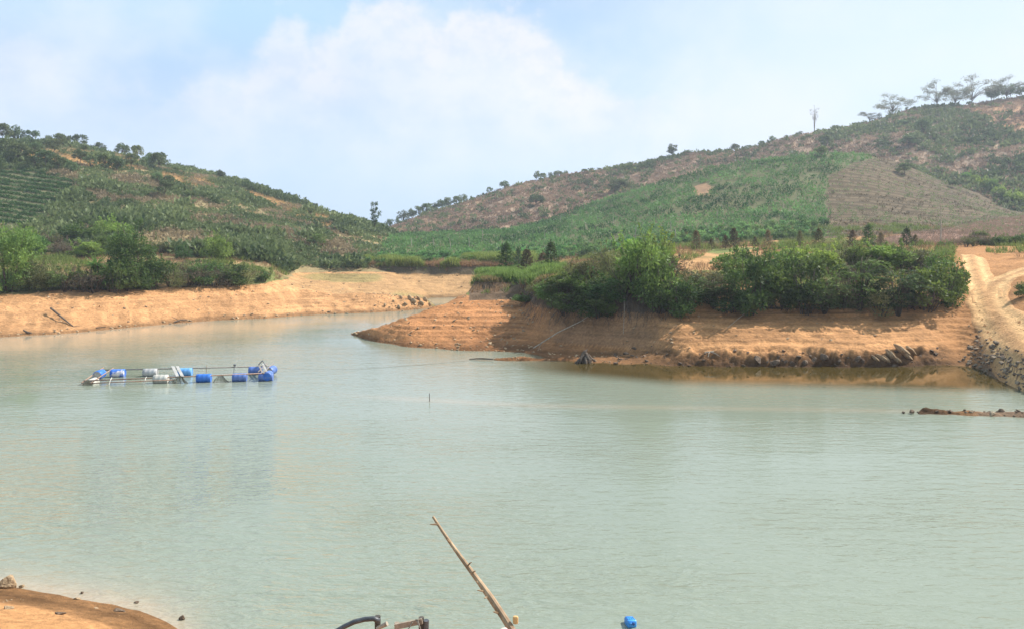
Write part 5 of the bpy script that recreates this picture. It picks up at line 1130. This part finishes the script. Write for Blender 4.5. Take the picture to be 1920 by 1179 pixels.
# ------------------------------------------------------------------ light, sky, haze, camera
EL, AZ = R(44), R(64)
sun = bpy.data.lights.new('sun', 'SUN'); sun.energy = 5.0; sun.angle = R(.55); sun.color = (1, .955, .88); so = bpy.data.objects.new('sun', sun); COL.objects.link(so)
S = Vector((math.sin(AZ)*math.cos(EL), math.cos(AZ)*math.cos(EL), math.sin(EL))); so.rotation_euler = S.to_track_quat('Z', 'Y').to_euler()
def world():
    w = bpy.data.worlds.new('World'); SC.world = w; w.use_nodes = True; nt = w.node_tree; nt.nodes.clear(); L = nt.links.new
    N = lambda t, **k: mk(nt, t, **k)
    sky = N('ShaderNodeTexSky', sky_type='NISHITA'); sky.sun_disc = False; sky.sun_elevation = EL; sky.sun_rotation = AZ; sky.air_density = 1.; sky.dust_density = .8; sky.ozone_density = 1.2; sky.altitude = 700
    tc = N('ShaderNodeTexCoord'); sp = N('ShaderNodeSeparateXYZ'); L(tc.outputs['Generated'], sp.inputs[0])
    def ma(op, a, b=None, c=None):
        n = N('ShaderNodeMath', operation=op)
        for i, v in enumerate((a, b, c)):
            if v is None: continue
            if hasattr(v, 'links'): L(v, n.inputs[i])
            else: n.inputs[i].default_value = v
        return n.outputs[0]
    def mr(v, a, b, c=0., d=1., smooth=True):
        n = N('ShaderNodeMapRange'); n.interpolation_type = 'SMOOTHSTEP' if smooth else 'LINEAR'; L(v, n.inputs[0])
        for i, q in enumerate((a, b, c, d)): n.inputs[i+1].default_value = q
        return n.outputs[0]
    az = ma('ARCTAN2', sp.outputs[0], sp.outputs[1]); el = ma('ARCSINE', sp.outputs[2])
    def noise(sc, det, ro=.55, off=(0, 0, 0)):
        mp = N('ShaderNodeMapping'); mp.inputs['Location'].default_value = off; mp.inputs['Scale'].default_value = (1, 1, 1.35); L(tc.outputs['Generated'], mp.inputs[0])
        n = N('ShaderNodeTexNoise'); n.inputs['Scale'].default_value = sc; n.inputs['Detail'].default_value = det; n.inputs['Roughness'].default_value = ro; L(mp.outputs[0], n.inputs['Vector']); return n.outputs['Fac']
    n1 = noise(17, 9, .62); n2 = noise(4.5, 5, .55, (3, 1, 2)); n3 = noise(30, 5, .6, (1, 2, 5))
    fc = N('ShaderNodeFloatCurve'); cu = fc.mapping.curves[0]
    pts = [(-.7, .19), (-.567, .21), (-.53, .205), (-.49, .17), (-.42, .175), (-.36, .18), (-.32, .20), (-.3, .235), (-.285, .262), (-.262, .262), (-.245, .24), (-.215, .265), (-.195, .295), (-.12, .305), (-.1, .285), (-.085, .285), (-.065, .30), (-.005, .295), (.025, .268), (.05, .258), (.066, .215), (.13, .185), (.3, .16), (.42, .15), (.5, .12), (.7, .1)]
    q = [((a+.7)/1.4, e/.4) for a, e in pts]
    cu.points[0].location = q[0]; cu.points[1].location = q[-1]
    for a in q[1:-1]: cu.points.new(*a)
    for p in cu.points: p.handle_type = 'VECTOR'
    fc.mapping.update(); L(mr(az, -.7, .7, 0, 1, False), fc.inputs['Value'])
    top = ma('MULTIPLY', fc.outputs[0], .4)
    dd = ma('ADD', ma('SUBTRACT', top, el), ma('MULTIPLY', ma('SUBTRACT', n1, .5), .13))
    mask = mr(dd, -.012, .03); 
    body = mr(ma('ADD', dd, ma('MULTIPLY', ma('SUBTRACT', n2, .5), .16)), .14, .0, .3, .7)     # bright near the tops, thinner below
    fade = mr(el, .05, .2)
    right = ma('MULTIPLY', mr(az, .08, .3, .9, .2), mr(az, -.6, -.1, .3, 1.))
    cl = ma('MULTIPLY', ma('MULTIPLY', mask, body), ma('MULTIPLY', fade, right))
    veil = ma('MULTIPLY', ma('MULTIPLY', mr(n2, .3, .7), mr(el, .0, .14)), mr(el, .4, .18)); veil = ma('MULTIPLY', veil, ma('ADD', mr(az, -.5, .1, .95, .9), 0))
    SK = N('ShaderNodeVectorMath', operation='SCALE'); L(sky.outputs[0], SK.inputs[0]); SK.inputs['Scale'].default_value = .1
    # pale moist air of the sky near the horizon
    mxh = N('ShaderNodeMix', data_type='RGBA'); mxh.inputs[7].default_value = (.36, .485, .665, 1); L(SK.outputs[0], mxh.inputs[6]); L(mr(el, .5, .05, .0, .85), mxh.inputs[0])
    mxr = N('ShaderNodeMix', data_type='RGBA'); mxr.inputs[7].default_value = (.54, .61, .65, 1); L(mxh.outputs[2], mxr.inputs[6]); L(ma('MULTIPLY', mr(az, -.05, .5), mr(el, .03, .2, .1, .8)), mxr.inputs[0])
    mxt = N('ShaderNodeMix', data_type='RGBA'); mxt.inputs[7].default_value = (.345, .51, .645, 1); L(mxr.outputs[2], mxt.inputs[6]); L(ma('MULTIPLY', mr(el, .17, .27), mr(az, .15, -.3, .15, .8)), mxt.inputs[0])
    mx1 = N('ShaderNodeMix', data_type='RGBA'); mx1.inputs[7].default_value = (.56, .60, .665, 1); L(mxt.outputs[2], mx1.inputs[6]); L(veil, mx1.inputs[0])
    mx2 = N('ShaderNodeMix', data_type='RGBA'); L(mx1.outputs[2], mx2.inputs[6]); L(cl, mx2.inputs[0])
    cc_ = N('ShaderNodeMix', data_type='RGBA'); cc_.inputs[6].default_value = (.57, .57, .67, 1); cc_.inputs[7].default_value = (.68, .635, .69, 1); L(mr(n3, .35, .6), cc_.inputs[0]); L(cc_.outputs[2], mx2.inputs[7])
    # above the picture the plain sky takes over
    bg = N('ShaderNodeBackground'); L(mx2.outputs[2], bg.inputs[0]); L(mr(el, .3, .75, 1.0, 1.0), bg.inputs['Strength'])
    o = N('ShaderNodeOutputWorld'); L(bg.outputs[0], o.inputs[0])
world()
def haze():
    g = G(); box(g, (0, 300, 45.5), (1700, 1300, 101)); m, nt, N = newmat('haze'); v = N('ShaderNodeVolumePrincipled'); v.inputs['Color'].default_value = (.80, .88, 1, 1); v.inputs['Density'].default_value = HAZE; v.inputs['Anisotropy'].default_value = .2
    o = N('ShaderNodeOutputMaterial'); nt.links.new(v.outputs[0], o.inputs['Volume']); tag(obj('haze', g.mesh('haze', m)), kind='stuff')
HAZE = .0004
haze()
cam = bpy.data.cameras.new('camera'); co = bpy.data.objects.new('camera', cam); COL.objects.link(co); co.location = (0, 0, CH); co.rotation_euler = (R(90), 0, 0)
cam.sensor_width = 36; cam.lens = 36*F/1920; cam.shift_y = -(1179/2-HOR)/1920; cam.clip_start = .1; cam.clip_end = 5000; SC.camera = co
SC.view_settings.view_transform = 'Standard'; SC.view_settings.look = 'None'; SC.view_settings.exposure = .68; SC.view_settings.gamma = 1
SC.cycles.max_bounces = 6; SC.cycles.diffuse_bounces = 3; SC.cycles.glossy_bounces = 3; SC.cycles.transmission_bounces = 3; SC.cycles.volume_bounces = 0; SC.cycles.use_denoising = True; SC.cycles.denoising_prefilter = 'ACCURATE'; SC.cycles.use_adaptive_sampling = False
